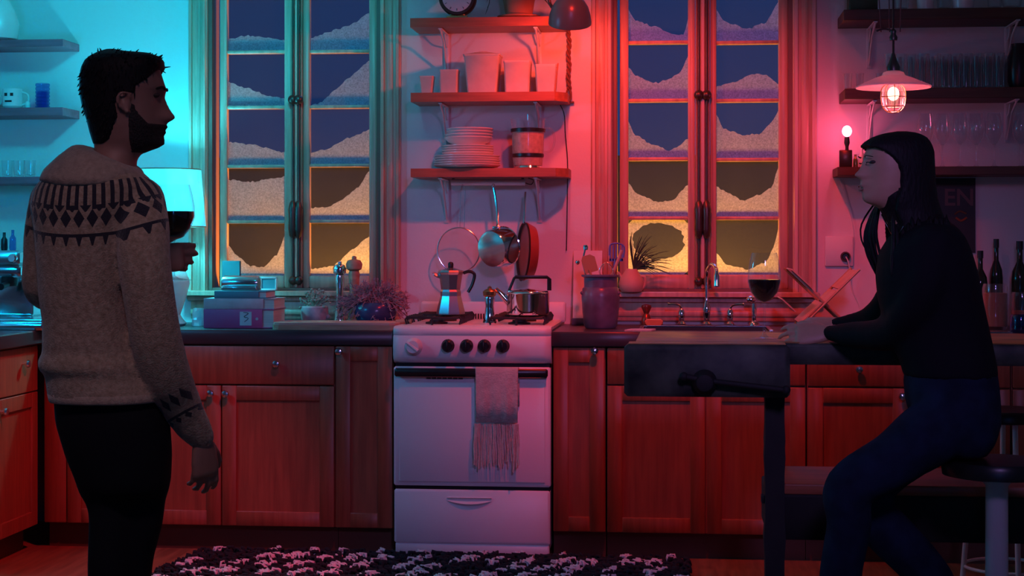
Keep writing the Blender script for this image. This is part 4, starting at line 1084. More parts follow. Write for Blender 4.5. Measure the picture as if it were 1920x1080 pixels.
for i, (px, h, m_) in enumerate(((8, .075, 'black'), (24, .085, 'glassblue'))):
    b = MB(); x = X(px, Yq); zz0 = zq(470)+.0005
    b.lathe(x, Yq, [(.012, zz0), (.014, zz0+.01), (.013, zz0+h*.6), (.006, zz0+h*.75), (.006, zz0+h)], 16)
    tag(obj('small_bottle', b, m_), ('small dark bottle on the coffee machine, nearest the frame edge', 'small blue bottle on the coffee machine, nearer the man')[i], 'bottle')
# ------------------------------------------------------------------ right of the stove
# white marble board leaning on the wall
YM = .56; b = MB()
xa, xb = X(1074, YM), X(1128, YM); z0 = ZT+.03; z1 = Zp(1100, 470, YM+.05)
t = thing('marble_board', 'white marble board leaning on the wall behind the utensil crock', 'board', ((xa+xb)/2, YM, ZT))
b.add([(xa, YM, z0), (xb, YM, z0), (xb, YM+.06, z1), (xa, YM+.06, z1), (xa, YM+.018, z0), (xb, YM+.018, z0), (xb, YM+.078, z1), (xa, YM+.078, z1)],
      [(0, 1, 2, 3), (5, 4, 7, 6), (0, 4, 5, 1), (3, 2, 6, 7), (0, 3, 7, 4), (1, 5, 6, 2)]); obj('slab', b, 'marble', t, smooth=False)
b = MB(); b.box(xa-.004, xb+.004, YM-.02, YM+.04, ZT+.001, ZT+.03, .003); obj('holder', b, 'crock', t)
# crock with utensils
YC = .30; x = X(1126, YC); k = S(1126, YC); zo = lambda q: ZT+.001+(614-q)/k
t = thing('utensil_crock', 'glazed stoneware crock holding the cooking utensils', 'crock', (x, YC, ZT))
b = MB(); b.lathe(x, YC, [(h/k, zo(q)) for h, q in [(28, 614), (31, 610), (34, 585), (36, 555), (34, 540), (31, 537), (31, 520), (36, 517), (36, 514), (29, 515), (28, 540), (27, 600), (2, 604)]], 34)
for sgn in (-1, 1): b.ball((x+sgn*34/k, YC-.02, zo(548)), .008)
obj('crock_body', b, 'crock', t)
def uw(px, py, dy=0): return Vector((X(px, YC+dy), YC+dy, zo(py)))
def utensil(name, label, cat, build, m):
    b = MB(); build(b); return tag(obj(name, b, m), label, cat)
def u1(b):
    b.tube([uw(1118, 600, .0), uw(1110, 520, .01), uw(1105, 505, .012)], .005, 8)
    p = [uw(1098, 513, .014), uw(1122, 506, .014), uw(1115, 480, .014), uw(1106, 476, .014), uw(1092, 480, .014), uw(1090, 488, .014)]
    b.plate(p, (0, .004, 0))
utensil('turner', 'broad brown wooden turner standing at the left of the crock', 'turner', u1, 'spoonwood')
def u2(b):
    b.tube([uw(1148, 604, .02), uw(1150, 520, .02), uw(1153, 488, .02)], .0045, 8)
    for i in range(5):
        b.box(uw(1142.5+5.6*i, 0).x, uw(1145+5.6*i, 0).x, YC+.018, YC+.022, zo(488), zo(458))
    b.box(uw(1142, 0).x, uw(1168, 0).x, YC+.018, YC+.022, zo(489), zo(484)); 
    b.tube(curve([uw(1142.5, 478, .02), uw(1144, 459, .02), uw(1156, 455, .02), uw(1170, 461, .02), uw(1169, 482, .02)], 14), .0035, 7)
utensil('slotted_spatula', 'blue slotted spatula rising highest from the crock', 'spatula', u2, 'glassblue' if False else mat('blue_enamel', (.12, .16, .5), .4))
def u3(b):
    b.tube([uw(1130, 602, -.02), uw(1146, 520, -.02), uw(1166, 468, -.02)], [.006, .006, .007], 8)
utensil('wooden_spoon', 'plain wooden spoon handle leaning right in the crock', 'spoon', u3, 'clay')
def u4(b):
    b.tube([uw(1120, 600, .02), uw(1092, 490, .022), uw(1098, 462, .024)], .0035, 8); b.ball(uw(1083, 491, .02), .010); b.spin(uw(1098, 462, .024), (0, 0, 1), [(.01, -.012), (.011, .004), (.008, .008)], 14)
utensil('ladle', 'steel ladle with a bright hook end behind the brown turner', 'ladle', u4, 'chrome')
def u5(b):
    for i in range(6):
        a = i*PI/6; dx, dy = math.cos(a)*14, math.sin(a)*.03
        b.tube(curve([uw(1137, 530), uw(1137-dx, 508, -dy-.03), uw(1137, 490, -.03), uw(1137+dx, 508, dy-.03), uw(1137, 530)], 20), .0009, 5)
    b.tube([uw(1137, 604), uw(1137, 528)], .005, 8)
utensil('whisk', 'small wire whisk in the front of the crock', 'whisk', u5, 'steel')
# pitcher with dried plant on sill
YPp = .598; x = X(1184, YPp); k = S(1184, YPp); zo = lambda q: ZW0+.001+(541-q)/k
t = thing('clay_pitcher', 'rounded clay pitcher with a loop handle on the right window sill', 'pitcher', (x, YPp, ZW0))
b = MB(); b.lathe(x, YPp, [(h/k, zo(q)) for h, q in [(18, 541), (22, 536), (24, 526), (21, 514), (13, 503), (11, 498), (9, 499), (11, 506)]], 28); obj('pitcher_body', b, 'clay', t)
b = MB(); b.tube(curve([(x+17/k, YPp-.01, zo(512)), (x+25/k, YPp-.01, zo(514)), (x+24/k, YPp-.01, zo(530)), (x+12/k, YPp-.012, zo(540))], 12), .006, 8)
b.tube([(x-16/k, YPp, zo(518)), (x-25/k, YPp-.01, zo(504))], [.009, .005], 8); obj('handle', b, 'clay', t)
b = MB(); rnd = random.Random(21); p0 = Vector((x+4/k, YPp, zo(500)))
for q in range(70):
    a = rnd.uniform(-.15, 1.75)
    L = rnd.uniform(.07, .17)
    d = Vector((math.cos(a), rnd.uniform(-.35, .1), math.sin(a)))
    pts = curve([p0, p0+d*L*.6+Vector((0, 0, .008)), p0+d*L+Vector((.01, 0, -.015*math.cos(a)))], 6)
    pts = [Vector((p.x, min(p.y, .63), p.z)) for p in pts]
    b.tube(pts, [.0022, .0022, .002, .0017, .0013, .0007], 4)
tag(obj('dried_grass', b, 'leaf'), 'spiky dried grass bunch standing in the clay pitcher', 'dried grass')
# sponge dish & soap
Ys2 = .49; b = MB(); xs_ = X(1226, Ys2)
b.box(xs_-.038, xs_+.038, Ys2-.02, Ys2+.02, ZT+.001, ZT+.03, .008); tag(obj('sponge', b, 'sponge'), 'orange sponge lying at the left end of the sink', 'sponge')
b = MB(); b.lathe(X(1212, .57), .57, [(.020, ZT+.001), (.022, ZT+.02), (.014, ZT+.045), (.010, ZT+.05), (.022, ZT+.075), (.020, ZT+.085), (.004, ZT+.09)], 18); tag(obj('dish_brush', b, 'redglass'), 'dark red dish brush standing behind the sponge', 'brush')
b = MB(); b.plate([(X(1172, .1), .04, ZT+.001), (X(1222, .1), .05, ZT+.001), (X(1230, .2), .13, ZT+.001), (X(1185, .2), .13, ZT+.001)], (0, 0, .007)); tag(obj('dishcloth', b, 'towel'), 'folded pale dishcloth at the worktop edge left of the sink', 'cloth')
# faucet
YFa = .53; kf = S(1325, YFa); zo = lambda q: ZT+.001+(606-q)/kf; xf = lambda p: X(p, YFa)
t = thing('bridge_faucet', 'chrome gooseneck kitchen tap behind the sink', 'tap', (xf(1325), YFa, ZT))
b = MB(); b.lathe(xf(1325), YFa, [(h/kf, zo(q)) for h, q in [(9, 606), (9, 602), (5, 598), (7, 585), (8, 575), (6, 567), (3.2, 560), (3, 548)]], 20); obj('tap_body', b, 'chrome', t)
b = MB(); b.tube(curve([(xf(1325), YFa, zo(552)), (xf(1325), YFa, zo(515)), (xf(1328), YFa-.02, zo(498)), (xf(1336), YFa-.05, zo(490)), (xf(1342), YFa-.09, zo(498)), (xf(1343), YFa-.10, zo(508))], 22), .0075, 12)
b.spin((xf(1343), YFa-.10, zo(506)), (0, 0, -1), [(.008, 0), (.012, .012), (.014, .05), (.015, .055), (.010, .058)], 16); obj('spout', b, 'chrome', t)
def tap_handle(px, d):
    b = MB(); b.lathe(xf(px), YFa+.01, [(h/kf, zo(q)) for h, q in [(8, 606), (8, 602), (4.5, 598), (6.5, 588), (6, 580), (3, 574)]], 18)
    b.tube(curve([(xf(px), YFa+.01, zo(576)), (xf(px)+d*6/kf, YFa, zo(567)), (xf(px)+d*26/kf, YFa-.01, zo(565))], 8), [.004]*7+[.006], 8)
    obj('tap_handle', b, 'chrome', t)
tap_handle(1278, -1); tap_handle(1369, 1)
# sprayer
Ysp = .50; b = MB(); zo2 = lambda q: ZT+.001+(608-q)/kf
b.lathe(X(1414, Ysp), Ysp, [(10/kf, zo2(608)), (9/kf, zo2(602)), (4/kf, zo2(597)), (5/kf, zo2(575)), (4/kf, zo2(565))], 16); b.ball((X(1408, Ysp), Ysp-.01, zo2(558)), 9/kf, 14, (1, .8, .8))
tag(obj('side_sprayer', b, 'chrome'), 'small chrome side sprayer right of the tap, behind the wine glass', 'sprayer')

# dish rack folding X
t = thing('folding_dish_rack', 'folding X-shaped wooden dish rack standing behind the woman\'s hands', 'dish rack', (X(1540, .2), .2, ZT))
ya, yb = .10, .42
def slat(p0, p1, y0, y1, w_, th_):
    a, c = Vector(p0), Vector(p1); d = (c-a).normalized(); nrm = Vector((-d.z, 0, d.x))*th_
    b = MB(); b.add([(a.x, y0, a.z), (a.x, y1, a.z), (c.x, y1, c.z), (c.x, y0, c.z)], []); 
    A = [Vector((a.x, y0, a.z)), Vector((c.x, y0, c.z)), Vector((c.x, y1, c.z)), Vector((a.x, y1, a.z))]
    b.v = []; b.plate(A, nrm); return b
xa_, xb_ = X(1478, ya), X(1612, ya); zt_ = Zp(1545, 505, ya); zb_ = ZT+.002
xc_, xd_ = X(1446, ya)+.0, X(1640, ya)
# legs of the X: front pair and back pair, with flat crosspieces at the ends
for y in (ya, yb):
    b = MB(); b.tube([(X(1612, ya), y, zt_), (X(1497, ya), y, ZT+.008)], [(.005, .006)]*2, 6); obj('leg', b, 'spoonwood' if y == yb else 'clay', t)
    b = MB(); b.tube([(X(1480, ya), y+.014, zt_), (X(1600, ya), y+.014, ZT+.008)], [(.005, .006)]*2, 6); obj('leg', b, 'spoonwood' if y == yb else 'clay', t)
def tb(x0, z0, x1, z1):
    n = Vector((-(z1-z0), 0, x1-x0)).normalized()*.005
    b = MB(); b.plate([Vector((x0, ya-.004, z0)), Vector((x1, ya-.004, z1)), Vector((x1, yb+.02, z1)), Vector((x0, yb+.02, z0))], n); return b
px2 = lambda p: X(p, ya); pz2 = lambda q: Zp(1545, q, ya)
for (p0, q0, p1, q1) in ((1608, 507, 1572, 541), (1568, 545, 1548, 565), (1541, 567, 1500, 606), (1484, 506, 1522, 541), (1466, 562, 1492, 586)):
    obj('slat', tb(px2(p0), max(pz2(q0), ZT+.01), px2(p1), max(pz2(q1), ZT+.01)), 'clay', t, smooth=False)

# socket plate and plug on the wall
YO = YW-.004
t = thing('wall_outlet', 'pale wall outlet box with a round black plug, right of the right window', 'outlet', W(1572, 470, YO))
b = MB(); b.bp(1547, 1600, 443, 499, YO-.012, YW, .003); obj('cover_plate', b, 'wall', t)
b = MB(); c = W(1585, 481, YO-.012); b.spin(c, (0, -1, 0), [(.021, 0), (.021, .012), (.015, .022), (.012, .012), (.004, .012)], 20); obj('plug', b, 'black', t)
b = MB(); b.tube(curve([c+Vector((0, -.02, 0)), W(1592, 497, YO-.03), W(1597, 540, YW-.012), W(1612, 575, YW-.012), W(1615, 607, YW-.03)], 20), .0028, 6)
tag(obj('appliance_cord', b, 'paintmetal'), 'pale appliance cord hanging from the black plug to the worktop', 'cord')
b = MB(); b.tube(curve([W(1570, 320, YW-.006), W(1585, 370, YW-.006), W(1600, 430, YW-.006), W(1600, 480, YW-.006)], 16), .0018, 6)
tag(obj('bulb_cord', b, 'paintmetal'), 'thin cord from the pink bulb shelf down to the outlet', 'cord')

# right wall shelves
DR = .25
def shelfR(x0, pt, pb, D, label):
    Yf = YW-D; b = MB(); b.box(X(x0, Yf), XWR-.003, Yf, YW-.002, Zp(x0, pb, Yf), Zp(x0, pt, Yf), .002)
    tag(obj('wall_shelf', b, 'darkshelf', smooth=False), label, 'shelf', 'dark wall shelves at the right')
    return Zp(x0, pt, Yf), Yf, Zp(x0, pb, Yf)
r1 = shelfR(1582, 18, 38, .27, 'thick dark wall shelf above the pendant lamp, topmost at the right')
r2 = shelfR(1584, 166, 186, DR, 'dark wall shelf behind the pendant lamp shade, middle at the right')
r3 = shelfR(1570, 313, 329, .22, 'dark wall shelf above the black poster, lowest at the right')
for (zt, Yf, zb), nm in ((r1, 'top'), (r2, 'middle')):
    for px in (1634, 1896):
        bracket(px, zb, Yf, .17, 'metal bracket under the %s right shelf, %s' % (nm, 'by the pendant lamp' if px < 1700 else 'at the frame edge'), 'brackets at the right')
def wineglass(t, x, y, z, H, R, wine=None, m='glass', n=28):
    """stem glass; wine = fill height fraction of the bowl"""
    b = MB(); zb_ = z+H*.42
    bowl = [(.004, zb_), (R*.45, zb_+H*.035), (R*.80, zb_+H*.12), (R, zb_+H*.24), (R*.98, zb_+H*.36), (R*.86, zb_+H*.50), (R*.76, z+H)]
    b.lathe(x, y, bowl, n, False)
    obj('bowl', b, m, t, ang=1.2)
    b = MB(); b.lathe(x, y, [(R*.85, z+.0005), (R*.85, z+.002), (R*.3, z+.006), (.006, z+.012), (.0038, z+.03), (.0036, z+H*.38), (.007, zb_+.002)], n); obj('stem', b, m, t, ang=1.2)
    if wine:
        zw = zb_+H*wine; b = MB(); pr = [(.002, zb_+.002)]
        pts = [(r*.955, q+.001) for r, q in bowl[1:]]
        for (r, q), (r2, q2) in zip(pts, pts[1:]+[(pts[-1][0], 9)]):
            if q < zw: pr.append((r, q))
            if q < zw <= q2: pr.append((lerp(r, r2, (zw-q)/(q2-q)) if q2 < 8 else r, zw))
        b.lathe(x, y, pr, n); obj('wine', b, 'wine', t, label='dark red wine', ang=.9)
def tumbler_mesh(x, y, z, r, H, m='glass', name='drinking_glass'):
    b = MB(); b.lathe(x, y, [(.002, z+.0005), (r*.8, z+.0005), (r, z+H), (r*.93, z+H), (r*.76, z+.010), (.002, z+.010)], 18)
    return obj(name, b, m)
# glasses on middle shelf: one of each, then copies
rnd = random.Random(4)
spots = [(1700+ i*19, .36+ .0*i) for i in range(10)]
proto = None
ORD = ['first from the left', 'second from the left', 'third from the left', 'fourth from the left', 'fifth from the left', 'middle one', 'fifth from the right', 'fourth from the right', 'third from the right', 'second from the right', 'first from the right']
for row, yy in enumerate((r2[1]+.06, r2[1]+.17)):
    for i in range(11):
        px = 1668+i*20.5+row*9
        if 1890 < px: continue
        x = X(px, yy)
        if proto is None:
            proto = tumbler_mesh(x, yy, r2[0], .0225, .145); o = proto
        else:
            o = proto.copy(); COL.objects.link(o); o.location = (x, yy, r2[0]+.0005)
        tag(o, 'tall clear glass, %s in the %s row of the middle right shelf' % (ORD[i], ('front', 'back')[row]), 'glass', 'tall glasses, %s row, middle right shelf' % ('front', 'back')[row])
for i, px in enumerate((1590, 1612, 1650)):
    o = tumbler_mesh(X(px, r2[1]+.08), r2[1]+.08, r2[0], .018, .07)
    tag(o, ('small narrow glass at the left end of the middle right shelf', 'small narrow glass second from the left end of the middle right shelf', 'small narrow glass behind the pendant lamp hood')[i], 'glass')
b = MB(); xj = X(1910, r2[1]+.09); b.lathe(xj, r2[1]+.09, [(.035, r2[0]+.0005), (.045, r2[0]+.03), (.045, r2[0]+.13), (.03, r2[0]+.165), (.03, r2[0]+.185), (.026, r2[0]+.185)], 24)
b.tube(curve([(xj+.04, r2[1]+.09, r2[0]+.14), (xj+.08, r2[1]+.09, r2[0]+.12), (xj+.045, r2[1]+.09, r2[0]+.05)], 10), .006, 8)
tag(obj('dark_jug', b, 'black'), 'dark round jug at the right edge of the middle shelf', 'jug')
# top shelf
t_ = r1[1]+.06
b = MB(); b.box(X(1592, t_), X(1646, t_), t_, t_+.10, r1[0], r1[0]+.09, .004); tag(obj('storage_box', b, 'leaf'), 'dark green box at the left end of the top right shelf', 'box')
for i, (px, r, h) in enumerate(((1690, .035, .10), (1735, .04, .12), (1770, .034, .10), (1806, .05, .07), (1865, .034, .12), (1897, .045, .05))):
    m_ = 'china' if i in (1, 3) else 'glass'
    o = tumbler_mesh(X(px, t_), t_, r1[0], r, h, m_, 'white_cup' if m_ == 'china' else 'drinking_glass')
    tag(o, ['clear glass on the top right shelf beside the pendant cord', 'white cup on the top right shelf, nearest the pendant cord', 'clear glass between the two white cups on the top shelf', 'wide white bowl-like cup on the top right shelf', 'clear glass right of the wide white cup on the top shelf', 'low wide glass at the right end of the top shelf'][i], 'glass' if m_ == 'glass' else 'cup')
# lower shelf stemware
for i, px in enumerate((1736, 1768, 1800, 1832, 1864, 1916)):
    x = X(px, r3[1]+.10); H = .225-.01*(i % 2)
    if i == 0:
        g0 = thing('wine_glass', 'empty wine glass on the lowest right shelf, nearest the woman\'s head', 'wine glass', (x, r3[1]+.10, r3[0]), 'empty wine glasses on the lowest right shelf')
        wineglass(g0, x, r3[1]+.10, r3[0], .225, .034)
    else:
        dup(g0, (x, r3[1]+.10+.02*(i % 2), r3[0]), ['', 'empty wine glass on the lowest right shelf, second from the woman\'s head', 'empty wine glass on the lowest right shelf, third from the woman\'s head', 'empty wine glass on the lowest right shelf, third from the frame edge', 'empty wine glass on the lowest right shelf, second from the frame edge', 'empty wine glass on the lowest right shelf, nearest the frame edge'][i])
# pink bulb candle lamp
YB2 = .50; x = X(1588, YB2); zs3 = r3[0]; zq = lambda q: Zp(1588, q, YB2)
t = thing('night_light', 'small lit pink bulb on a dark ornate stand, left end of the lowest right shelf', 'lamp', (x, YB2, zs3))
b = MB(); b.lathe(x, YB2, [(.016, zs3+.0005), (.018, zs3+.004), (.008, zs3+.012), (.007, zq(275)), (.012, zq(268)), (.010, zq(257))], 16); obj('stand', b, 'bronze', t)
b = MB(); b.ball((x, YB2, zq(246)), .020, 18, (1, 1, 1.15)); obj('bulb', b, 'bulb_pink', t, ang=3)
b = MB(); Yp_ = .46; b.bp(1574, 1598, 280, 312, Yp_, Yp_+.02, .002); 
o = obj('picture_card', b, 'bronze'); o.location.z = zs3+.0005; tag(o, 'tiny framed picture in front of the pink bulb stand', 'picture')
b = MB(); b.ball(W(1586, 294, Yp_-.002), .008, 10, (1, .3, 1.3)); b2 = o
for i, (px, h) in enumerate(((1604, .055), (1616, .085))):
    b = MB(); x_ = X(px, .52); b.lathe(x_, .52, [(.010, zs3+.0005), (.012, zs3+.01), (.011, zs3+h*.6), (.005, zs3+h*.75), (.006, zs3+h)], 14)
    tag(obj('small_bottle', b, 'china' if i else 'brass'), ('short brass-coloured bottle right of the pink bulb', 'pale small bottle in front of the woman\'s forehead')[i], 'bottle')
# poster with lettering
t = thing('poster', 'black poster with red letters hanging behind the woman', 'poster', W(1786, 470, YW-.01))
b = MB(); b.bp(1742, 1829, 334, 474, YW-.008, YW-.002); obj('sheet', b, 'poster', t, smooth=False)
def text(s, px, py, h, parent, m, Y):
    c = bpy.data.curves.new('lettering', 'FONT'); c.body = s; c.size = h; c.extrude = .0006; c.align_x = 'LEFT'
    c.offset = .0015
    tmp = bpy.data.objects.new('lettering_curve', c); me = bpy.data.meshes.new_from_object(tmp); bpy.data.objects.remove(tmp)
    o = bpy.data.objects.new('lettering', me); COL.objects.link(o); o.parent = parent
    o.location = W(px, py, Y)-ORG[parent]; o.rotation_euler = (PI/2, 0, 0); me.materials.clear(); me.materials.append(M[m]); return o
text('EN', 1769, 385, .10, t, 'ink', YW-.0095)
b = MB(); b.tube(curve([W(1790, 402, YW-.01), W(1800, 396, YW-.01), W(1812, 401, YW-.01)], 10), .004, 6); b.tube(curve([W(1792, 408, YW-.01), W(1802, 414, YW-.01), W(1813, 408, YW-.01)], 10), .005, 6); obj('printed_mark', b, 'inkorange', t)
# bottles, jars behind the woman
def bottle(px, Y, top, r, label, m='glassgreen'):
    x = X(px, Y); H = Zp(px, top, Y)-ZT
    t = thing('bottle', label, 'bottle', (x, Y, ZT))
    b = MB(); b.lathe(x, Y, [(r*.9, ZT+.001), (r, ZT+.01), (r, ZT+H*.55), (r*.9, ZT+H*.65), (r*.36, ZT+H*.76), (r*.33, ZT+H*.93)], 22); obj('bottle_body', b, m, t)
    b = MB(); b.lathe(x, Y, [(r*.42, ZT+H*.90), (r*.42, ZT+H), (r*.2, ZT+H)], 14); obj('cap', b, 'black' if m != 'glass' else 'brass', t)
bottle(1838, .56, 470, .030, 'dark bottle by the wall nearest the woman\'s back')
bottle(1868, .58, 448, .027, 'tall dark bottle by the wall, middle of the three')
bottle(1912, .56, 452, .034, 'wide dark bottle by the wall at the frame edge')
Yj = .34
def jar(x0, x1, top, Y, label, m='glass', fill=None, zb_=ZT):
    xa, xb = X(x0, Y), X(x1, Y); x = (xa+xb)/2; r = (xb-xa)/2; H = Zp((x0+x1)/2, top, Y)-zb_
    t = thing('storage_jar', label, 'jar', (x, Y, zb_))
    b = MB(); b.lathe(x, Y, [(.002, zb_+.001), (r*.9, zb_+.001), (r, zb_+.01), (r, zb_+H*.9), (r*.9, zb_+H), (r*.86, zb_+H), (r*.94, zb_+H*.88), (r*.94, zb_+.014), (.002, zb_+.012)], 26); obj('jar_glass', b, m, t)
    if fill:
        b = MB(); b.lathe(x, Y, [(r*.9, zb_+.0145), (r*.92, zb_+.02), (r*.92, zb_+H*fill), (.01, zb_+H*fill)], 22); obj('contents', b, 'terra', t)
jar(1842, 1890, 532, Yj, 'wide glass jar with reddish contents, nearest the woman\'s back', fill=.8)
jar(1896, 1936, 548, Yj+.08, 'glass jar cut by the right frame edge', fill=.5)
jar(1894, 1934, 590, .12, 'deep blue glass tumbler in front of the clear jars at the frame edge', 'glassblue')  # blue tumbler, built with the jar function
b = MB(); b.plate([(X(1846, .1), .03, ZT+.001), (X(1892, .1), .03, ZT+.001), (X(1892, .1), .16, ZT+.001), (X(1846, .1), .16, ZT+.001)], (0, 0, .006)); tag(obj('serving_tray', b, 'steel'), 'thin bright tray on the worktop behind the woman\'s back', 'tray')

# ------------------------------------------------------------------ pendant lamp
x, Y = pend_at.x, pend_at.y; k = S(1675, Y); zq = lambda q: Zp(1675, q, Y)
t = thing('pendant_lamp', 'pendant lamp with a wide pink-lit enamel shade and wire cage over the bench', 'lamp', (x, Y, zq(215)))
b = MB(); pr = [(68, 164), (66, 160), (52, 154), (34, 146), (22, 142), (19, 136), (12, 133)]
b.lathe(x, Y, [(h/k, zq(q)) for h, q in pr], 44, False); b.lathe(x, Y, [(h/k-.002, zq(q)-.002) for h, q in pr[1:]], 44, False); b.lathe(x, Y, [(69/k, zq(165)), (70/k, zq(163)), (69/k, zq(161))], 44, False)
obj('enamel_shade', b, translucent('enamel_shade_pink_white', (.82, .70, .70), .45), t)
b = MB(); b.lathe(x, Y, [(12/k, zq(136)), (13/k, zq(126)), (9/k, zq(118)), (5/k, zq(108)), (3/k, zq(100))], 20); obj('lamp_cap', b, 'bronze', t)
b = MB(); b.ball((x, Y, zq(176)), 1.0, 18, (11/k, 11/k, 13/k)); o = obj('bulb', b, 'bulb_warm', t, ang=3); o.visible_shadow = False
o.visible_shadow = True
b = MB(); pr = [(16, 160), (22, 168), (23, 185), (20, 200), (12, 209), (3, 212)]
b.lathe(x, Y, [((h-1.5)/k, zq(q-1)) for h, q in pr], 26, False); obj('glass_jar', b, 'glass', t, ang=1.2)
b = MB()
for i in range(8):
    a = i*PI/4; b.tube(curve([(x+h/k*math.cos(a), Y+h/k*math.sin(a), zq(q)) for h, q in pr], 16), .0014, 5)
for h, q in ((23.5, 182), (20.5, 200), (12, 209)):
    b.tube([(x+h/k*math.cos(a*PI/12), Y+h/k*math.sin(a*PI/12), zq(q)) for a in range(24)], .0014, 5, close=True)
obj('wire_cage', b, 'brass', t)
b = MB(); b.tube([(x, Y, zq(104)), (x, Y, zq(66))], .004, 8); b.lathe(x, Y, [(.012, zq(76)), (.014, zq(70)), (.008, zq(64)), (.01, zq(58)), (.004, zq(54))], 14); b.tube([(x, Y, zq(58)), (x, Y, ZC)], .0035, 8)
b.tube(curve([(x, Y, zq(58)), (x-.03, Y, zq(54)), (x-.055, Y, zq(58))], 8), .003, 6)
for dx in (-.04, -.012, .022):
    b.tube([(x+dx, Y, zq(60)), (x+dx*1.2, Y, zq(-20)), (x, Y, zq(-160))], .0018, 6)
obj('cord', b, 'bronze', t)

# ------------------------------------------------------------------ workbench
YB0, YB1 = -1.56, -1.0; ZB = .94
t = thing('workbench', 'old weathered green workbench with a front vise, used as kitchen island', 'workbench', (X(1500, YB0), -1.28, 0))
xl_ = X(1176, YB0); xr_ = X(1920, YB0)+.55
b = MB(); b.box(xl_+.02, xr_, YB0+.012, YB1, ZB-.062, ZB, .006); obj('bench_slab', b, 'bench', t)
b = MB(); b.box(xl_+.024, xr_-.004, YB0+.016, YB1-.004, ZB+.0004, ZB+.005, .002); obj('bench_top', b, 'benchtop', t, label='orange-brown worn bench top')
b = MB(); xv0, xv1 = X(1170, YB0-.08), X(1482, YB0-.08); zv0 = Zp(1320, 745, YB0-.08)
b.box(xv0, xv1, YB0-.08, YB0+.010, zv0, ZB+.0, .010); vj = obj('vise_jaw', b, 'bench', t)
b = MB(); b.box(xv0+.012, xv1-.012, YB0-.072, YB0+.006, ZB+.0005, ZB+.004, .001); obj('jaw_top', b, 'benchtop', vj)
Yv = YB0-.085
c = W(1321, 716, Yv)
b = MB(); b.spin(c, (0, -1, 0), [(.036, -.01), (.036, .02), (.032, .03), (.024, .05), (.02, .052)], 26); obj('vise_screw_hub', b, 'benchleg', vj)
b = MB(); b.tube([W(1284, 706, Yv-.035), W(1325, 714, Yv-.036), W(1470, 731, Yv-.036)], .0085, 10); b.ball(W(1282, 706, Yv-.035), .013); b.ball(W(1474, 731, Yv-.036), .013); obj('vise_handle', b, 'benchleg', vj)
def leg(px0, px1, y0, y1, zt):
    b = MB(); x0, x1 = X(px0, y0), X(px1, y0)
    prof = [(0, 0), (.30, 0), (.36, .004), (.42, .0), (.55, .0), (.60, .003), (.66, .0), (zt-.12, 0), (zt-.06, .003), (zt, 0)]
    b.loft([[(x0-e, y0, z), (x1+e, y0, z), (x1+e, y1, z), (x0-e, y1, z)] for z, e in prof]); obj('leg', b, 'benchleg', t, smooth=False)
leg(1435, 1471, YB0+.03, YB0+.10, ZB-.063); leg(1435, 1471, YB1-.08, YB1-.01, ZB-.063)
xr2 = X(1920, YB0)+.4
for y0 in (YB0+.03, YB1-.08):
    b = MB(); b.box(xr2, xr2+.07, y0, y0+.07, 0, ZB-.063, .003); obj('leg', b, 'benchleg', t)
b = MB(); zsh = Zp(1500, 908, YB0+.06); b.box(X(1471, YB0+.05), xr2, YB0+.06, YB1-.09, zsh-.03, zsh, .003); obj('lower_shelf', b, 'shelf', t, label='red-brown lower shelf board')
b = MB(); b.box(X(1440, YB0+.05), xr2, YB0+.055, YB1-.10, Zp(1500, 1012, YB0+.06), zsh-.031, .004); b.box(X(1428, YB0+.05), X(1440, YB0+.05), YB0+.06, YB0+.10, Zp(1430, 945, YB0+.05), Zp(1430, 930, YB0+.05), .002)
obj('lower_drawer_box', b, 'benchleg', t)
# red wine glass on the bench
Yg = -1.42; x = X(1433, Yg); k = S(1433, Yg)
zg = ZB+.006
t = thing('wine_glass', 'stemmed glass half full of red wine on the bench, at the woman\'s fingertips', 'wine glass', (x, Yg, zg))
H_ = Zp(1433, 474, Yg)-zg
wineglass(t, x, Yg, zg, H_, 31/k, .27, n=40)
Z_WG = (x, Yg, zg)

# ------------------------------------------------------------------ stools
def stool(px, Y, label):
    x = X(px, Y); t = thing('bar_stool', label, 'stool', (x, Y, 0), 'bar stools at the bench')
    b = MB(); b.lathe(x, Y, [(.12, .60), (.145, .605), (.148, .632), (.14, .645), (.02, .648)], 36); obj('seat', b, 'black', t)
    return t, x
t, x = stool(1869, -1.86, 'bar stool on a thick pedestal that the woman sits on')
b = MB(); b.lathe(x, -1.86, [(.22, 0), (.22, .012), (.06, .03), (.031, .06), (.030, .575), (.05, .60)], 28); obj('pedestal', b, 'paintmetal', t)
t, x = stool(1888, -.42, 'second bar stool with thin pale legs, between the bench and the cabinets')
b = MB(); b.tube([(x+.15*math.cos(a*PI/20), -.42+.15*math.sin(a*PI/20), .085) for a in range(40)], .006, 8, close=True); obj('foot_ring', b, 'paintmetal', t)
for a in (PI*1.02, -PI*.48, PI*.48, .02*PI):
    b = MB(); b.tube([(x+.11*math.cos(a), -.42+.11*math.sin(a), .60), (x+.16*math.cos(a), -.42+.16*math.sin(a), 0)], .010, 10); obj('leg', b, 'paintmetal', t)

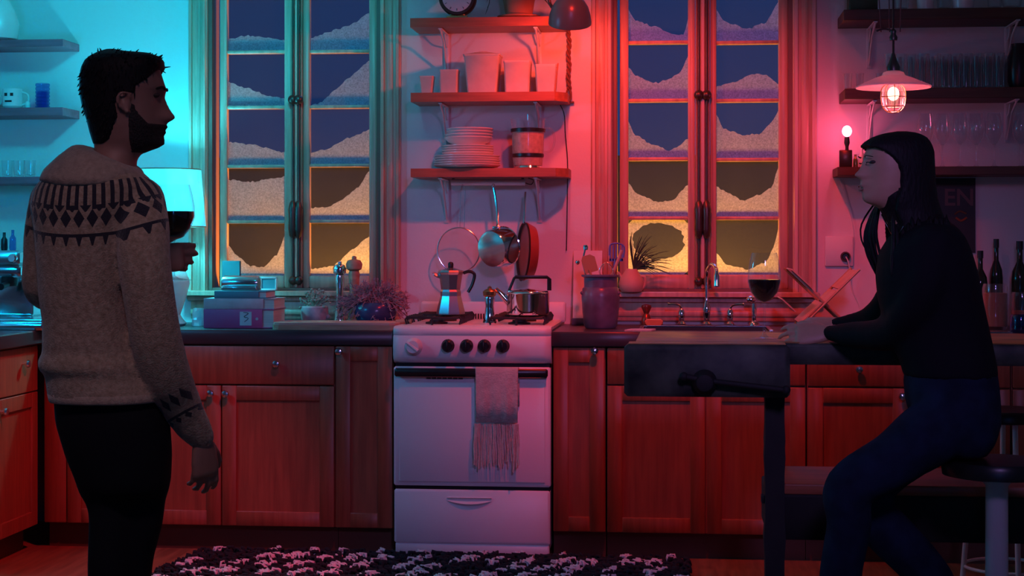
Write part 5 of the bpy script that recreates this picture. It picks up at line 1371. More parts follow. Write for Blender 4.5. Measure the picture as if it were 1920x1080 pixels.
# ------------------------------------------------------------------ rug
b = MB(); x0, x1, y0, y1 = X(300, -.35), X(1300, -.2), -1.05, -.02
yb_ = -.06
b.m(0); b.loft([[(x0-.01+.0, y0, z), (x1, y0, z), (x1-.02, yb_, z), (x0+.10, yb_, z)] for z in (.002, .020)])
rnd = random.Random(8)
def tuft(x, y, L, r, a, mi, hgt):
    b.m(mi); dx, dy = L*math.cos(a)/2, L*math.sin(a)/2; z = .019
    b.tube([(x-dx, y-dy, z-.004), (x-dx*.4, y-dy*.4+rnd.uniform(-.004, .004), z+hgt), (x+dx*.4, y+dy*.4, z+hgt*rnd.uniform(.7, 1.1)), (x+dx, y+dy, z-.003)], [r*.6, r, r*.95, r*.45], 6)
for j in range(30):
    for i in range(84):
        u = (i+rnd.uniform(-.4, .4))/84; v = (j+rnd.uniform(-.4, .4))/30
        tuft(lerp(lerp(x0, x0+.10, v), x1, u), lerp(y0, yb_, v), rnd.uniform(.02, .045), rnd.uniform(.006, .010), rnd.uniform(-1, 1), 0, rnd.uniform(.006, .022))
row = 0
y = yb_-.03
while y > y0+.05:
    xs_ = lerp(x0, x0+.10, (y-y0)/(yb_-y0))+.03+(.065 if row % 2 else 0)
    while xs_ < x1-.09:
        if rnd.random() < (.95 if row else .7):
            L = rnd.uniform(.06, .10)*(1 if row else .6); sk = rnd.uniform(-.02, .03)
            for q in range(26 if row else 9):
                dy_ = rnd.uniform(-.045, .045)*(1 if row else .4)
                tuft(xs_+L/2+rnd.uniform(-.5, .5)*L*.6+dy_*.5+sk, y+dy_, rnd.uniform(.022, .045), rnd.uniform(.004, .0065), rnd.uniform(-1.2, 1.2), 1, rnd.uniform(.010, .026))
        xs_ += .132+rnd.uniform(-.015, .015)
    y -= (.16 if row else .13)+rnd.uniform(-.008, .008); row += 1
rug = tag(obj('shaggy_rug', b, ['rugblack', 'rugwhite'], ang=3), 'black and cream shaggy woven rug on the floor in front of the stove', 'rug')
# ------------------------------------------------------------------ people
def remesh(o, vox, smooth=0):
    m_ = o.modifiers.new('blend', 'REMESH'); m_.mode = 'VOXEL'; m_.voxel_size = vox; m_.use_smooth_shade = True
    if smooth:
        s_ = o.modifiers.new('soften', 'SMOOTH'); s_.factor = .5; s_.iterations = smooth
    return o
class Head:
    """head built from horizontal slices traced in profile; fw = forward unit vector in world"""
    def __init__(s, Y, k_px, sl, yaw, sgn):
        s.Y, s.sl, s.sgn = Y, sl, sgn
        cpx = (sl[len(sl)//3][1]+sl[len(sl)//3][2])/2
        s.cpx = cpx; s.k = S(cpx, Y); s.cx = X(cpx, Y)
        s.F = Vector((math.cos(yaw)*sgn, math.sin(yaw)*sgn, 0)); s.Sd = Vector((-s.F.y, s.F.x, 0))
    def pt(s, u_px, side, py):
        f_ = (u_px-s.cpx)*s.sgn/s.k
        return Vector((s.cx, s.Y, Zp(s.cpx, py, s.Y)))+s.F*f_+s.Sd*side
    def shell(s, mb, sl, off=0.0, vis=None, n=64, rows=70, sink=-9, bumps=True, widen=0.0):
        rings = []
        p0, p1 = sl[0][0], sl[-1][0]
        for i in range(rows+1):
            py = lerp(p0, p1, i/rows)
            v = interp_lin(sl, py)
            bk, fr, hw = v[0], v[1], v[2]; bump = v[3] if len(v) > 3 and bumps else 0; bw = (v[4] if len(v) > 4 else .03) or .03
            c = (bk+fr)/2; a = abs(fr-bk)/2
            ring = []
            for j in range(n):
                ph_ = 2*PI*j/n; co, si = math.cos(ph_), math.sin(ph_)
                e = 2/2.25
                cc = math.copysign(abs(co)**e, co); ss = math.copysign(abs(si)**e, si)
                o_ = off
                u = c+s.sgn*(a*cc)
                if vis: 
                    m_ = vis(u, py, ss)
                    o_ = lerp(sink, off, max(0, min(1, m_)))
                a2, h2 = a+o_, hw+o_/s.k+widen
                side = h2*ss
                uu = c+s.sgn*(a2*cc)
                if co > 0 and bump: uu += s.sgn*bump*math.exp(-(side/bw)**2)
                ring.append(s.pt(uu, side, py))
            rings.append(ring)
        mb.loft(rings)
def interp_lin(tab, x):
    if x <= tab[0][0]: return tab[0][1:]
    for i, (a, b) in enumerate(zip(tab, tab[1:])):
        if x <= b[0]:
            t = (x-a[0])/(b[0]-a[0])
            n = max(len(a), len(b)); A = list(a[1:])+[0]*(n-len(a)); B = list(b[1:])+[0]*(n-len(b))
            if n > 5 or n == 6:
                if A[-1] == 0: A[-1] = B[-1]
                if B[-1] == 0: B[-1] = A[-1]
            return [lerp(p, q, t) for p, q in zip(A, B)]
    return tab[-1][1:]
def hand(mb, wrist, d, nrm, thumb, sc_=1.0, curl=.3, spread=.04, tcurl=.4):
    wrist, d, nrm = Vector(wrist), Vector(d).normalized(), Vector(nrm).normalized()
    nrm = (nrm-d*nrm.dot(d)).normalized(); s = d.cross(nrm).normalized()
    if s.dot(Vector(thumb)) < 0: s = -s
    def ring(t, w_, h_, lift=0):
        c = wrist+d*t*sc_+nrm*lift*sc_
        return [c+s*(w_*sc_*math.cos(a*PI/6))+nrm*(h_*sc_*math.sin(a*PI/6)) for a in range(12)]
    mb.loft([ring(-.04, .027, .021), ring(0, .026, .018), ring(.025, .035, .017), ring(.06, .041, .015), ring(.088, .041, .012), ring(.097, .036, .008)])
    for i, (o, L) in enumerate(((.030, .070), (.010, .079), (-.011, .073), (-.030, .056))):
        base = wrist+d*(.086-(.004*abs(i-1)))*sc_+s*o*sc_
        dd = (d+s*spread*(1.5-i)).normalized(); p = base-d*.01*sc_; ang = curl*(.45+.12*i); pts = [p]; rr = [.0088*sc_]
        for seg, f_ in enumerate((.47, .29, .24)):
            dir_ = (dd*math.cos(ang)-nrm*math.sin(ang)).normalized()
            p = p+dir_*L*f_*sc_+(dir_*.01*sc_ if seg == 0 else Vector()); pts.append(p); rr.append((.0085, .0076, .0062)[seg]*sc_*(1 if i < 3 else .88))
            ang += curl*(.9+.15*i)
        mb.tube(pts, rr, 10); mb.ball(pts[-1], rr[-1]*1.0, 8)
        for q, r_ in zip(pts[1:-1], rr[1:-1]): mb.ball(q, r_*1.06, 8)
    p0 = wrist+d*.018*sc_+s*.022*sc_-nrm*.006*sc_
    d1 = (d*.72+s*.62-nrm*.28).normalized(); d2 = (d*.9+s*.25-nrm*tcurl).normalized()
    p1 = p0+d1*.042*sc_; p2 = p1+(d1+d2).normalized()*.030*sc_; p3 = p2+d2*.024*sc_
    mb.tube([p0, p1, p2, p3], [.014*sc_, .0105*sc_, .0092*sc_, .007*sc_], 10); mb.ball(p3, .007*sc_, 8)
def eloft(mb, Y, tab, n=36, f=1.0, yoff=0.0, p=2.3):
    rings = []
    for row in tab:
        py, L, R, dh = row[:4]; dy = row[4] if len(row) > 4 else 0; tl = row[5] if len(row) > 5 else 0
        c = (L+R)/2; x = X(c, Y+dy); k = S(c, Y+dy); hw = (R-L)/2/k*f
        ring = []
        for j in range(n):
            a = 2*PI*j/n; e = 2/p; cc = math.copysign(abs(math.cos(a))**e, math.cos(a)); ss = math.copysign(abs(math.sin(a))**e, math.sin(a))
            ring.append((x+hw*cc, Y+dy+yoff+dh*f*ss, Zp(c, py+tl*cc, Y+dy)))
        rings.append(ring)
    mb.loft(rings)
def limb(mb, Y, tab, n=16, f=1.0):
    """tab: (px, py, dy, r_px)"""
    P_ = curve([tuple(W(a, b, Y+c)) for a, b, c, r in tab], (len(tab)-1)*5+1)
    rs = []
    for i in range(len(P_)):
        t = i/5; k = min(int(t), len(tab)-2); u = t-k
        rs.append(lerp(tab[k][3]/S(tab[k][0], Y+tab[k][2]), tab[k+1][3]/S(tab[k+1][0], Y+tab[k+1][2]), u*u*(3-2*u))*f)
    mb.tube(P_, rs, n)
    mb.ball(P_[0], rs[0], 14); mb.ball(P_[-1], rs[-1]*.96, 14)

# ---------- man
YM_ = -2.66
mroot = thing('person', 'man in a patterned wool sweater and black trousers, back to camera, holding wine', 'person', (X(190, YM_), YM_, 0))
man_sl = [(101, 200, 250, .015, 0, .03), (106, 186, 272, .042, 0, .03), (114, 172, 288, .058, 0, .03), (126, 163, 297, .068, 1, .04), (143, 158, 302, .074, 1, .04),
          (158, 157, 303, .076, 5, .038), (168, 157, 303, .076, 9, .036), (175, 158, 302, .075, 8, .026), (183, 159, 301, .075, 8, .014), (196, 162, 301, .073, 13, .014), (208, 166, 301, .071, 20, .015),
          (217, 169, 301, .069, 28, .018), (223, 170, 301, .068, 28, .019), (229, 171, 301, .067, 15, .018), (233, 172, 300, .066, 11, .022), (239, 173, 300, .065, 12, .022), (244, 174, 299, .063, 9, .02), (249, 174, 298, .062, 11, .02),
          (255, 175, 297, .060, 8, .022), (263, 176, 294, .057, 12, .028), (270, 177, 290, .053, 16, .028), (277, 178, 278, .050, 17, .03), (283, 178, 266, .050, 12, .03), (289, 178, 260, .052, 3, .03), (300, 176, 256, .056, 0, .03), (320, 168, 254, .062, 0, .03), (350, 150, 262, .08, 0, .03)]
hm = Head(YM_, 0, man_sl, math.radians(8), 1)
b = MB(); hm.shell(b, man_sl)
for sgn in (-1, 1):   # ears
    c = hm.pt(247, -sgn*.073, 198)
    b.tube(curve([hm.pt(250, -sgn*.074, 212), hm.pt(238, -sgn*.082, 205), hm.pt(234, -sgn*.088, 190), hm.pt(242, -sgn*.088, 179), hm.pt(253, -sgn*.082, 182), hm.pt(254, -sgn*.076, 192)], 16), .0045, 8)
    b.ball(c, .012, 12, (1.0, .55, 1.6)); b.ball(hm.pt(250, -sgn*.077, 214), .0065, 8)
torso_m = [(318, 112, 260, .085), (335, 82, 280, .11), (355, 67, 290, .12), (385, 62, 282, .128), (430, 70, 262, .128), (500, 76, 250, .124), (560, 80, 246, .12), (600, 86, 250, .118),
           (640, 86, 258, .120), (660, 85, 264, .118), (674, 78, 270, .130), (688, 79, 276, .134), (702, 90, 280, .122), (725, 93, 292, .126), (744, 96, 306, .128), (749, 98, 306, .124)]
eloft(b, YM_, torso_m, f=.84)
rarm = [(266, 376, -.01, 44), (268, 430, -.05, 50), (272, 500, -.07, 49), (283, 580, -.065, 48), (295, 645, -.05, 48), (312, 702, -.02, 46), (334, 752, .03, 41), (356, 790, .06, 34), (376, 818, .08, 27)]
larm = [(92, 374, .02, 36), (80, 425, .02, 33), (77, 480, .02, 33), (82, 542, .03, 37), (130, 545, .14, 33), (200, 520, .25, 30), (268, 492, .30, 24)]
limb(b, YM_, rarm, f=.74); limb(b, YM_, larm, f=.74)
legs_m = [[(170, 770, -.01, 66), (190, 880, -.01, 52), (206, 960, -.01, 40), (204, 1060, -.02, 40), (204, 1200, -.03, 34), (206, 1400, -.04, 24)],
          [(250, 770, .03, 62), (262, 880, .03, 52), (264, 960, .03, 44), (246, 1060, .03, 40), (240, 1200, .03, 34), (244, 1400, .02, 24)]]
for lg in legs_m: limb(b, YM_, lg, f=.82)
wr = W(380, 824, YM_+.08)
hand(b, wr, (.06, .12, -1), (.75, -.65, 0), (.3, 1, 0), .94, .42, .05, .6)
wl = W(277, 487, YM_+.30)
hand(b, wl, (1, .10, .10), (-.15, -1, .12), (0, 0, 1), .95, .85, .02, .9)
remesh(obj('body', b, 'skin', mroot), .0048, 1)
# hair, beard
HL = [(90, 420), (120, 330), (132, 304), (140, 296), (152, 286), (165, 268), (196, 264), (203, 240), (235, 226), (262, 214), (272, 200)]
hair_m = [(92, 200, 216, .006), (96, 188, 238, .02), (100, 180, 282, .042), (106, 170, 299, .060), (114, 161, 306, .072), (126, 155, 308, .079), (134, 153, 305, .081), (142, 152, 303, .082), (158, 151, 304, .082), (175, 151, 303, .081), (200, 156, 301, .077), (225, 164, 301, .072), (250, 170, 298, .066), (266, 175, 290, .060), (274, 178, 285, .054)]
b = MB()
def vis_m(u, py, ss):
    e = interp_lin(HL, py)[0]
    ear = 1.0 if abs(ss) < .5 else (1.0 if not (232 < u < 262 and 178 < py < 216) else 0)
    return min((e-u)/5+.5, ear, (276-py)/5)
rnd = random.Random(31)
hm.shell(b, hair_m, 0, vis_m, n=90, rows=90, sink=-10, bumps=False)
for q in range(46):
    u = rnd.uniform(190, 300); s_ = rnd.uniform(-.06, .06); pyb = 103 if u < 285 else 112
    p0 = hm.pt(u, s_, pyb+abs(s_)*180); p1 = p0+Vector((rnd.uniform(-.004, .02), rnd.uniform(-.005, .005), rnd.uniform(.0, .010)))
    b.tube([p0+Vector((0, 0, -.008)), p0, p1], [.004, .003, .0008], 5)
for q in range(500):
    py = rnd.uniform(96, 262); v = interp_lin(hair_m, py); c_ = (v[0]+v[1])/2; a_ = abs(v[1]-v[0])/2
    cc_ = rnd.uniform(-1, 1); u = c_+a_*cc_
    if vis_m(u, py, 1) < .9: continue
    sd = v[2]*(1-abs(cc_)**2.25)**(1/2.25)*rnd.choice((-1, 1))
    p0 = hm.pt(u, sd, py); out_ = hm.F*cc_*.5+hm.Sd*(.5*sd/.08)+Vector((0, 0, .5 if py < 125 else -.7))
    fl = hm.F*(.6 if py < 130 else -.15)
    p1 = p0+(out_+fl*.5).normalized()*.008+Vector((rnd.uniform(-1, 1), rnd.uniform(-1, 1), rnd.uniform(-1, 1)))*.002
    b.tube([p0-out_*.006, p0+out_*.002, p1], [.0022, .002, .0006], 4)
obj('hair', b, 'hair', mroot, ang=3)
b = MB()
def vis_b(u, py, ss):
    top = interp_lin([(240, 190), (258, 192), (268, 214), (284, 232), (296, 232), (340, 230)], u)[0]
    mouth = 0 if (u > 300 and 240 < py < 249 and abs(ss) < .45) else 1
    return min((py-top)/4+.2, mouth, (u-248)/6+.3, (290-py)/4)
hm.shell(b, man_sl[9:-2], 1.8, vis_b, n=90, rows=70, sink=-4)
for q in range(420):
    u = rnd.uniform(256, 306); s_ = rnd.choice((-1, 1))*rnd.uniform(.0, .062); py = rnd.uniform(222, 284)
    if (u > 284 and py < 236) or (u > 298 and 238 < py < 251 and abs(s_) < .02): continue
    v = interp_lin(man_sl, py); c_ = (v[0]+v[1])/2; a_ = (v[1]-v[0])/2; cc_ = (u-c_)/a_
    if cc_ > .96: continue
    sd = v[2]*(1-abs(cc_)**2.25)**(1/2.25)*(1 if s_ > 0 else -1)
    p0 = hm.pt(u, sd, py); d_ = Vector((rnd.uniform(-.2, .5), 0, -1))+hm.Sd*(.6 if s_ > 0 else -.6)
    b.tube([p0, p0+d_.normalized()*.007], [.0011, .0004], 4)
obj('beard', b, 'beard', mroot, ang=3)
# eye + brow on the visible side
b = MB(); b.ball(hm.pt(296.5, -.032, 181), .0095, 12, (1, 1, .6)); obj('eye', b, 'eye', mroot)
b = MB(); b.ball(hm.pt(296.5, .032, 181), .0095, 12, (1, 1, .6)); obj('eye', b, 'eye', mroot)
b = MB()
for sg in (-1, 1):
    b = MB(); b.tube(curve([hm.pt(311, sg*.012, 169), hm.pt(308, sg*.028, 165), hm.pt(298, sg*.045, 170)], 8), [.003]*7+[.001], 6)
    obj('eyebrow', b, 'hair', mroot)
# sweater
def sweater_mat():
    m = bpy.data.materials.new('patterned_wool'); m.use_nodes = True; nt = m.node_tree; N = nt.nodes; L = nt.links
    bs = N['Principled BSDF']; bs.inputs['Roughness'].default_value = .95; bs.inputs['Sheen Weight'].default_value = .35; bs.inputs['Sheen Roughness'].default_value = .5
    tc = N.new('ShaderNodeTexCoord'); sp = N.new('ShaderNodeSeparateXYZ'); L.new(tc.outputs['Object'], sp.inputs[0])
    def mth(op, a, b_=None, c_=None):
        n = N.new('ShaderNodeMath'); n.operation = op
        for i, v in enumerate((a, b_, c_)):
            if v is None: continue
            if isinstance(v, (int, float)): n.inputs[i].default_value = v
            else: L.new(v, n.inputs[i])
        return n.outputs[0]
    x, y, z = sp.outputs
    x0 = ORG[mroot].x; kz = S(190, YM_)
    Z_ = lambda py: CZ+(HZ-py)/kz
    xc = mth('SUBTRACT', x, X(172, YM_)-x0)
    q = mth('MULTIPLY', xc, 1/.152); q2 = mth('MULTIPLY', q, q)
    ze = mth('SUBTRACT', z, mth('MULTIPLY', q2, .022))
    ang = mth('ARCTAN2', xc, mth('MULTIPLY', mth('SUBTRACT', y, .02), -1))
    def band(lo, hi): return mth('MULTIPLY', mth('GREATER_THAN', ze, Z_(hi)), mth('LESS_THAN', ze, Z_(lo)))
    ph_ = mth('MULTIPLY', ang, 46/(2*PI)); fr = mth('FRACT', ph_); tri = mth('ABSOLUTE', mth('SUBTRACT', fr, .5))   # 0 centre .. .5
    rib = mth('MULTIPLY', band(346, 396), mth('LESS_THAN', tri, .23))
    def dia(c, h, w_):
        zz = mth('ABSOLUTE', mth('DIVIDE', mth('SUBTRACT', ze, Z_(c)), h/kz))
        return mth('LESS_THAN', mth('ADD', zz, mth('DIVIDE', tri, w_)), 1.0)
    ph2 = mth('FRACT', mth('MULTIPLY', ang, 30/(2*PI))); tri2 = mth('ABSOLUTE', mth('SUBTRACT', ph2, .5))
    def dia2(c, h, w_):
        zz = mth('ABSOLUTE', mth('DIVIDE', mth('SUBTRACT', ze, Z_(c)), h/kz))
        return mth('LESS_THAN', mth('ADD', zz, mth('DIVIDE', tri2, w_)), 1.0)
    d1 = dia2(412, 17, .42); d2 = dia2(398, 12, .2)
    # zigzag line above the diamonds
    zig = mth('MULTIPLY', band(388, 400), mth('GREATER_THAN', mth('ADD', tri2, mth('MULTIPLY', mth('SUBTRACT', ze, Z_(396)), 25)), .32))
    seam = band(440, 446)
    teeth = mth('MULTIPLY', band(446, 462), mth('LESS_THAN', mth('ADD', tri2, mth('MULTIPLY', mth('SUBTRACT', Z_(446), ze), 9)), .24))
    # cuff band
    P0 = W(342, 748, YM_+.06)-ORG[mroot]
    t = mth('ADD', mth('MULTIPLY', mth('SUBTRACT', x, P0.x), .49), mth('MULTIPLY', mth('SUBTRACT', z, P0.z), -.87))
    c = mth('ADD', mth('MULTIPLY', mth('SUBTRACT', x, P0.x), .87), mth('MULTIPLY', mth('SUBTRACT', z, P0.z), .49))
    isarm = mth('MULTIPLY', mth('LESS_THAN', z, Z_(700)), mth('GREATER_THAN', x, X(300, YM_)-x0))
    tri3 = mth('ABSOLUTE', mth('SUBTRACT', mth('FRACT', mth('MULTIPLY', c, 38)), .5))
    cd = mth('MULTIPLY', isarm, mth('LESS_THAN', mth('ADD', mth('ABSOLUTE', mth('DIVIDE', t, .019)), mth('DIVIDE', tri3, .36)), 1.0))
    cl = mth('MULTIPLY', isarm, mth('LESS_THAN', mth('ABSOLUTE', mth('SUBTRACT', t, .034)), .003))
    c2 = mth('MULTIPLY', isarm, mth('LESS_THAN', mth('ADD', mth('ABSOLUTE', mth('DIVIDE', mth('SUBTRACT', t, .043), .009)), mth('DIVIDE', tri3, .3)), 1.0))
    tot = rib
    upper = mth('GREATER_THAN', ze, Z_(470))
    for e in (d1, zig, seam, teeth): tot = mth('MAXIMUM', tot, mth('MULTIPLY', e, upper))
    for e in (cd, cl, c2): tot = mth('MAXIMUM', tot, e)
    n = N.new('ShaderNodeTexNoise'); n.inputs['Scale'].default_value = 90; L.new(tc.outputs['Object'], n.inputs[0])
    cr = N.new('ShaderNodeValToRGB'); cr.color_ramp.elements[0].color = (.27, .19, .12, 1); cr.color_ramp.elements[1].color = (.44, .33, .23, 1); cr.color_ramp.elements[0].position = .3; cr.color_ramp.elements[1].position = .7
    L.new(n.outputs['Fac'], cr.inputs[0])
    mx = N.new('ShaderNodeMix'); mx.data_type = 'RGBA'; L.new(tot, mx.inputs[0]); L.new(cr.outputs[0], mx.inputs[6]); mx.inputs[7].default_value = (.012, .012, .022, 1)
    L.new(mx.outputs[2], bs.inputs['Base Color'])
    bp = N.new('ShaderNodeBump'); bp.inputs['Strength'].default_value = .6; bp.inputs['Distance'].default_value = .004
    n3 = N.new('ShaderNodeTexNoise'); n3.inputs['Scale'].default_value = 260; L.new(tc.outputs['Object'], n3.inputs[0]); L.new(n3.outputs['Fac'], bp.inputs['Height']); L.new(bp.outputs[0], bs.inputs['Normal'])
    return m
b = MB(); eloft(b, YM_, torso_m); limb(b, YM_, rarm); limb(b, YM_, larm)
sw = remesh(obj('sweater', b, sweater_mat(), mroot), .008, 2)
b = MB()
col = [(262, 152, 262, .072, 0, 22), (268, 140, 266, .088, 0, 22), (292, 112, 268, .105, 0, 14), (322, 84, 268, .122, 0, 5), (340, 84, 264, .126, 0, 3), (350, 104, 250, .11, 0, 2)]
eloft(b, YM_, [(291, 152, 256, .066, 0, 21), (295, 138, 262, .086, 0, 22), (308, 112, 266, .104, 0, 14), (326, 86, 268, .118, 0, 6), (340, 80, 268, .128, 0, 2), (351, 96, 258, .122, 0, 0), (353, 110, 250, .10, 0, 0)])
m_c = mat('plain_wool', (.40, .30, .22), .95, sheen=.35, bump=.6, bscale=260, var=.2, vscale=90)
remesh(obj('sweater_collar', b, m_c, mroot), .008, 2)
b = MB()
for i, (tab, seed) in enumerate(((torso_m, 0),)):
    # hem rib of the sweater
    eloft(b, YM_, [(735, 94, 304, .127), (748, 97, 307, .128), (751, 99, 305, .125)])
obj('sweater_hem', b, m_c, mroot, ang=2)
b = MB(); eloft(b, YM_, [(735, 104, 300, .115, .01), (790, 108, 316, .12, .01), (850, 126, 320, .115, .01), (900, 146, 318, .105, .01), (925, 152, 314, .09, .01)])
for lg in legs_m: limb(b, YM_, [(p, q, c, r) for p, q, c, r in lg])
remesh(obj('trousers', b, 'trousers', mroot), .012, 3)
b = MB()
for lg in legs_m:
    p = W(lg[-1][0], 1400, YM_+lg[-1][2]); b.loft([[(p.x+q*.045*math.cos(a*PI/8)*1.0, p.y+.06+.13*math.sin(a*PI/8)*q, z_) for a in range(16)] for q, z_ in ((1, 0.0), (1.02, .02), (.9, .05), (.6, .09))])
obj('shoe', b, 'shoe', mroot)
# glass in his hand
Yg = YM_+.335; xg = X(324, Yg); kg = S(324, Yg)
zg = Zp(324, 526, Yg); H_ = (526-346)/kg
t = thing('wine_glass', 'large glass of red wine held in front by the standing man', 'wine glass', (xg, Yg, zg))
wineglass(t, xg, Yg, zg, H_, 41/kg, .30, n=40)

# ---------- woman
YW_ = -1.80
wroot = thing('person', 'woman with long dark hair in black shirt and jeans, perched at the bench', 'person', (X(1780, YW_), YW_, 0))
wo_sl = [(254, 1712, 1672, .012, 0, .03), (258, 1722, 1655, .035, 0, .03), (264, 1731, 1641, .050, 0, .03), (272, 1738, 1631, .059, 0, .03), (283, 1743, 1624, .065, 1, .04), (293, 1745, 1622, .068, 4, .035), (299, 1745, 1622, .069, 6, .022),
         (305, 1745, 1622, .069, 8, .012), (312, 1744, 1622, .069, 11, .0105), (320, 1742, 1622, .068, 17, .013), (327, 1740, 1622, .067, 24, .0155), (331, 1739, 1622, .066, 24, .0165), (336, 1737, 1622, .065, 13, .014),
         (341, 1735, 1622, .063, 11, .02), (346, 1732, 1622, .062, 13, .019), (350, 1731, 1622, .061, 13, .018), (353, 1729, 1622, .060, 9, .018), (357, 1727, 1622, .058, 12, .018), (361, 1725, 1622, .056, 8, .02), (367, 1722, 1623, .053, 9, .026),
         (374, 1717, 1626, .048, 11, .027), (380, 1711, 1632, .043, 12, .026), (386, 1704, 1646, .040, 8, .03), (392, 1702, 1652, .044, 0, .03), (415, 1712, 1664, .047, 0, .03), (445, 1735, 1682, .055, 0, .03), (470, 1760, 1690, .07, 0, .03)]
hw_ = Head(YW_, 0, wo_sl, math.radians(14), -1)
b = MB(); hw_.shell(b, wo_sl)
torso_w = [(412, 1712, 1774, .06), (426, 1692, 1792, .115), (445, 1668, 1806, .165), (475, 1650, 1818, .185), (515, 1644, 1830, .18), (560, 1648, 1838, .165), (600, 1658, 1847, .152), (640, 1672, 1856, .148), (680, 1690, 1864, .155), (705, 1697, 1867, .158)]
eloft(b, YW_, torso_w, f=.82)
narm = [(1748, 462, -.13, 42), (1735, 530, -.14, 40), (1708, 590, -.10, 38), (1672, 624, .0, 33), (1610, 628, .15, 26), (1556, 624, .26, 15)]
farm = [(1720, 466, .13, 38), (1690, 530, .20, 34), (1652, 588, .30, 30), (1610, 606, .36, 22), (1566, 609, .40, 14)]
limb(b, YW_, narm, f=.72); limb(b, YW_, farm, f=.72)
nleg = [(1800, 775, -.09, 66), (1740, 815, -.12, 62), (1670, 865, -.13, 52), (1592, 915, -.13, 47), (1592, 985, -.11, 42), (1576, 1080, -.08, 40), (1570, 1230, -.06, 26)]
fleg = [(1790, 780, .10, 62), (1720, 830, .10, 56), (1650, 890, .10, 48), (1616, 940, .09, 44), (1668, 1000, .08, 46), (1745, 1085, .07, 42), (1800, 1200, .06, 26)]
eloft(b, YW_, [(690, 1710, 1860, .14), (760, 1700, 1866, .15), (820, 1730, 1860, .14)], f=.85)
limb(b, YW_, nleg, f=.82); limb(b, YW_, fleg, f=.82)
hand(b, W(1553, 624, YW_+.27), (-1, .12, -.05), (.0, -.80, .60), (0, 1, .5), .96, .36, .07, .5)
hand(b, W(1568, 606, YW_+.41), (-1, -.06, .0), (0, -.35, .94), (0, -1, 0.2), .92, .42, .06, .3)
remesh(obj('body', b, 'skin_w', wroot), .0048, 1)
# hair
HW_ = [(246, 1590), (268, 1606), (274, 1612), (279, 1626), (286, 1640), (296, 1652), (310, 1664), (330, 1671), (352, 1672), (375, 1664), (395, 1662), (420, 1672), (450, 1672), (500, 1680)]
hair_w = [(246, 1702, 1682, .006), (248, 1716, 1668, .024), (252, 1728, 1650, .042), (258, 1738, 1634, .056), (266, 1744, 1621, .066), (274, 1748, 1613, .072), (285, 1751, 1614, .077), (310, 1752, 1614, .079), (340, 1754, 1614, .078), (370, 1757, 1620, .076), (395, 1765, 1640, .074), (420, 1776, 1655, .080), (445, 1784, 1664, .092), (470, 1785, 1668, .10), (500, 1776, 1680, .09), (520, 1760, 1690, .06)]
b = MB()
def vis_w(u, py, ss):
    e = interp_lin(HW_, py)[0]
    return (u-e)/4+.5
hw_.shell(b, hair_w, 0, vis_w, n=96, rows=110, sink=-12, bumps=False)
rnd = random.Random(77)
def strand(pts, dy, r0=.006, r1=.0015, n=14):
    P_ = curve([tuple(W(p, q, YW_+dy)) for p, q in pts], n)
    b.tube(P_, [lerp(r0, r1, (i/(n-1))**1.5) for i in range(n)], 7)
strand([(1650, 372), (1632, 392), (1615, 422), (1615, 448), (1624, 468), (1634, 478)], .09, .0028, .002)
strand([(1652, 378), (1634, 404), (1624, 436), (1626, 470), (1640, 500)], .085, .0045, .002)
for q in range(34):
    j = rnd.uniform(0, 1); e = rnd.uniform(-3, 3)
    strand([(1650+e*.6, 380), (1634+j*12, 404), (1624+j*18+e, 440), (1628+j*22+e, 478), (1646+j*14, 512+rnd.uniform(-12, 12))], .085+rnd.uniform(-.05, .01)*j, .0055, .0015)
for q in range(60):
    j = rnd.uniform(-1, 1); x0 = lerp(1672, 1778, rnd.random()); y0_ = rnd.uniform(400, 440)
    d0 = -.074-rnd.uniform(.0, .02)
    P_ = curve([tuple(W(x0, y0_, YW_+d0+.012)), tuple(W(x0+5*j+2, 455, YW_+d0-.012)), tuple(W(x0+9*j, 490, YW_+d0-.028)), tuple(W(x0-4*j-3, 520+rnd.uniform(-20, 18), YW_+d0-.032))], 12)
    b.tube(P_, [.001]+[.006]*7+[.005, .004, .0025, .001], 6)
obj('hair', b, 'hair', wroot, ang=3)
b = MB(); 
for sg in (1, -1):
    b = MB(); b.ball(hw_.pt(1627.5, sg*.030, 305), .0100, 14, (1, 1, .5)); obj('eyeball', b, 'eye', wroot)
b = MB()
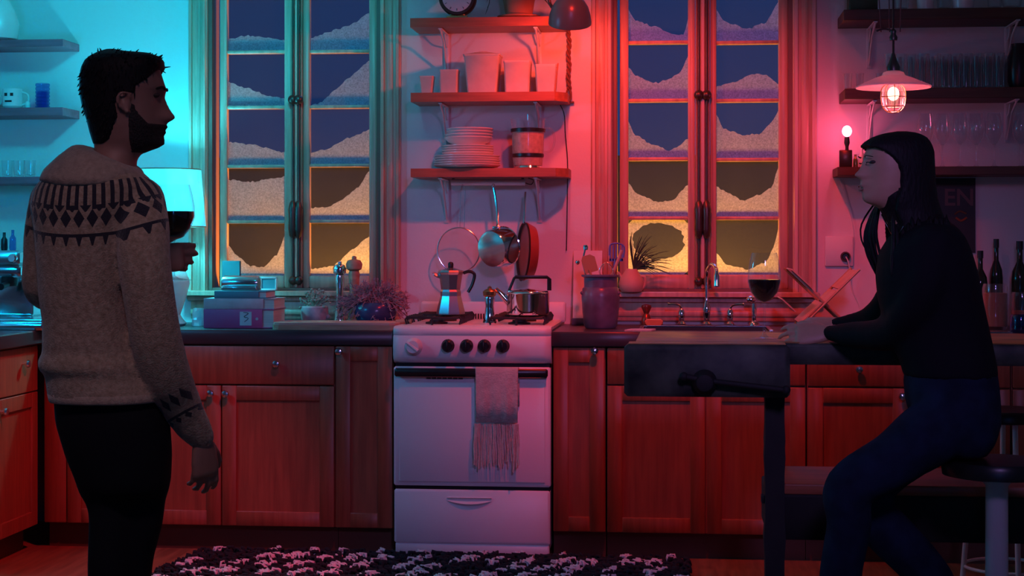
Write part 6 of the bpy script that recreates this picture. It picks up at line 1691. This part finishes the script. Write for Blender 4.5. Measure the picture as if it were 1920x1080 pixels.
for sg in (1, -1):
    b = MB(); b.tube(curve([hw_.pt(1618.5, sg*.018, 307), hw_.pt(1615.5, sg*.030, 305.5), hw_.pt(1622, sg*.045, 307)], 10), [.0006]+[.0012]*8+[.0006], 6)
    b.tube(curve([hw_.pt(1616, sg*.014, 296), hw_.pt(1613.5, sg*.030, 293), hw_.pt(1623, sg*.049, 296)], 10), [.0012]*9+[.0006], 6)
    obj('eyelash', b, 'hair', wroot)
b = MB()
b.tube(curve([hw_.pt(1611.5, .018, 351), hw_.pt(1609, .0, 348.5), hw_.pt(1611.5, -.018, 351)], 9), [.001]+[.0022]*7+[.001], 7)
b.tube(curve([hw_.pt(1612.5, .016, 355), hw_.pt(1610, .0, 357), hw_.pt(1612.5, -.016, 355)], 9), [.001]+[.0026]*7+[.001], 7)
obj('lips', b, 'lip', wroot)
# shirt, jeans
b = MB(); eloft(b, YW_, torso_w); limb(b, YW_, narm); limb(b, YW_, farm)
remesh(obj('shirt', b, 'blouse', wroot), .010, 3)
b = MB(); b.tube(curve([tuple(W(1652, 402, YW_-.035)), tuple(W(1664, 425, YW_-.05)), tuple(W(1678, 448, YW_-.03)), tuple(W(1684, 440, YW_-.09)), tuple(W(1694, 424, YW_-.10))], 16), .0012, 6); obj('necklace', b, 'steel', wroot)
b = MB(); eloft(b, YW_, [(688, 1700, 1864, .150), (715, 1697, 1868, .158), (750, 1700, 1871, .17), (790, 1712, 1872, .175), (825, 1735, 1862, .165), (850, 1765, 1845, .14)])
limb(b, YW_, nleg); limb(b, YW_, fleg)
remesh(obj('jeans', b, 'jeans', wroot), .012, 3)
b = MB()
for lg, zf_ in ((nleg, 0.0), (fleg, 0.03)):
    p = W(lg[-1][0], lg[-1][1], YW_+lg[-1][2]); z1 = p.z-.02
    b.loft([[(p.x-.06+.125*math.cos(a*PI/8)*q, p.y+.045*math.sin(a*PI/8)*q, z_) for a in range(16)] for q, z_ in ((1, z1-.09), (1.02, z1-.07), (.9, z1-.03), (.55, z1+.02))])
obj('shoe', b, 'shoe', wroot)
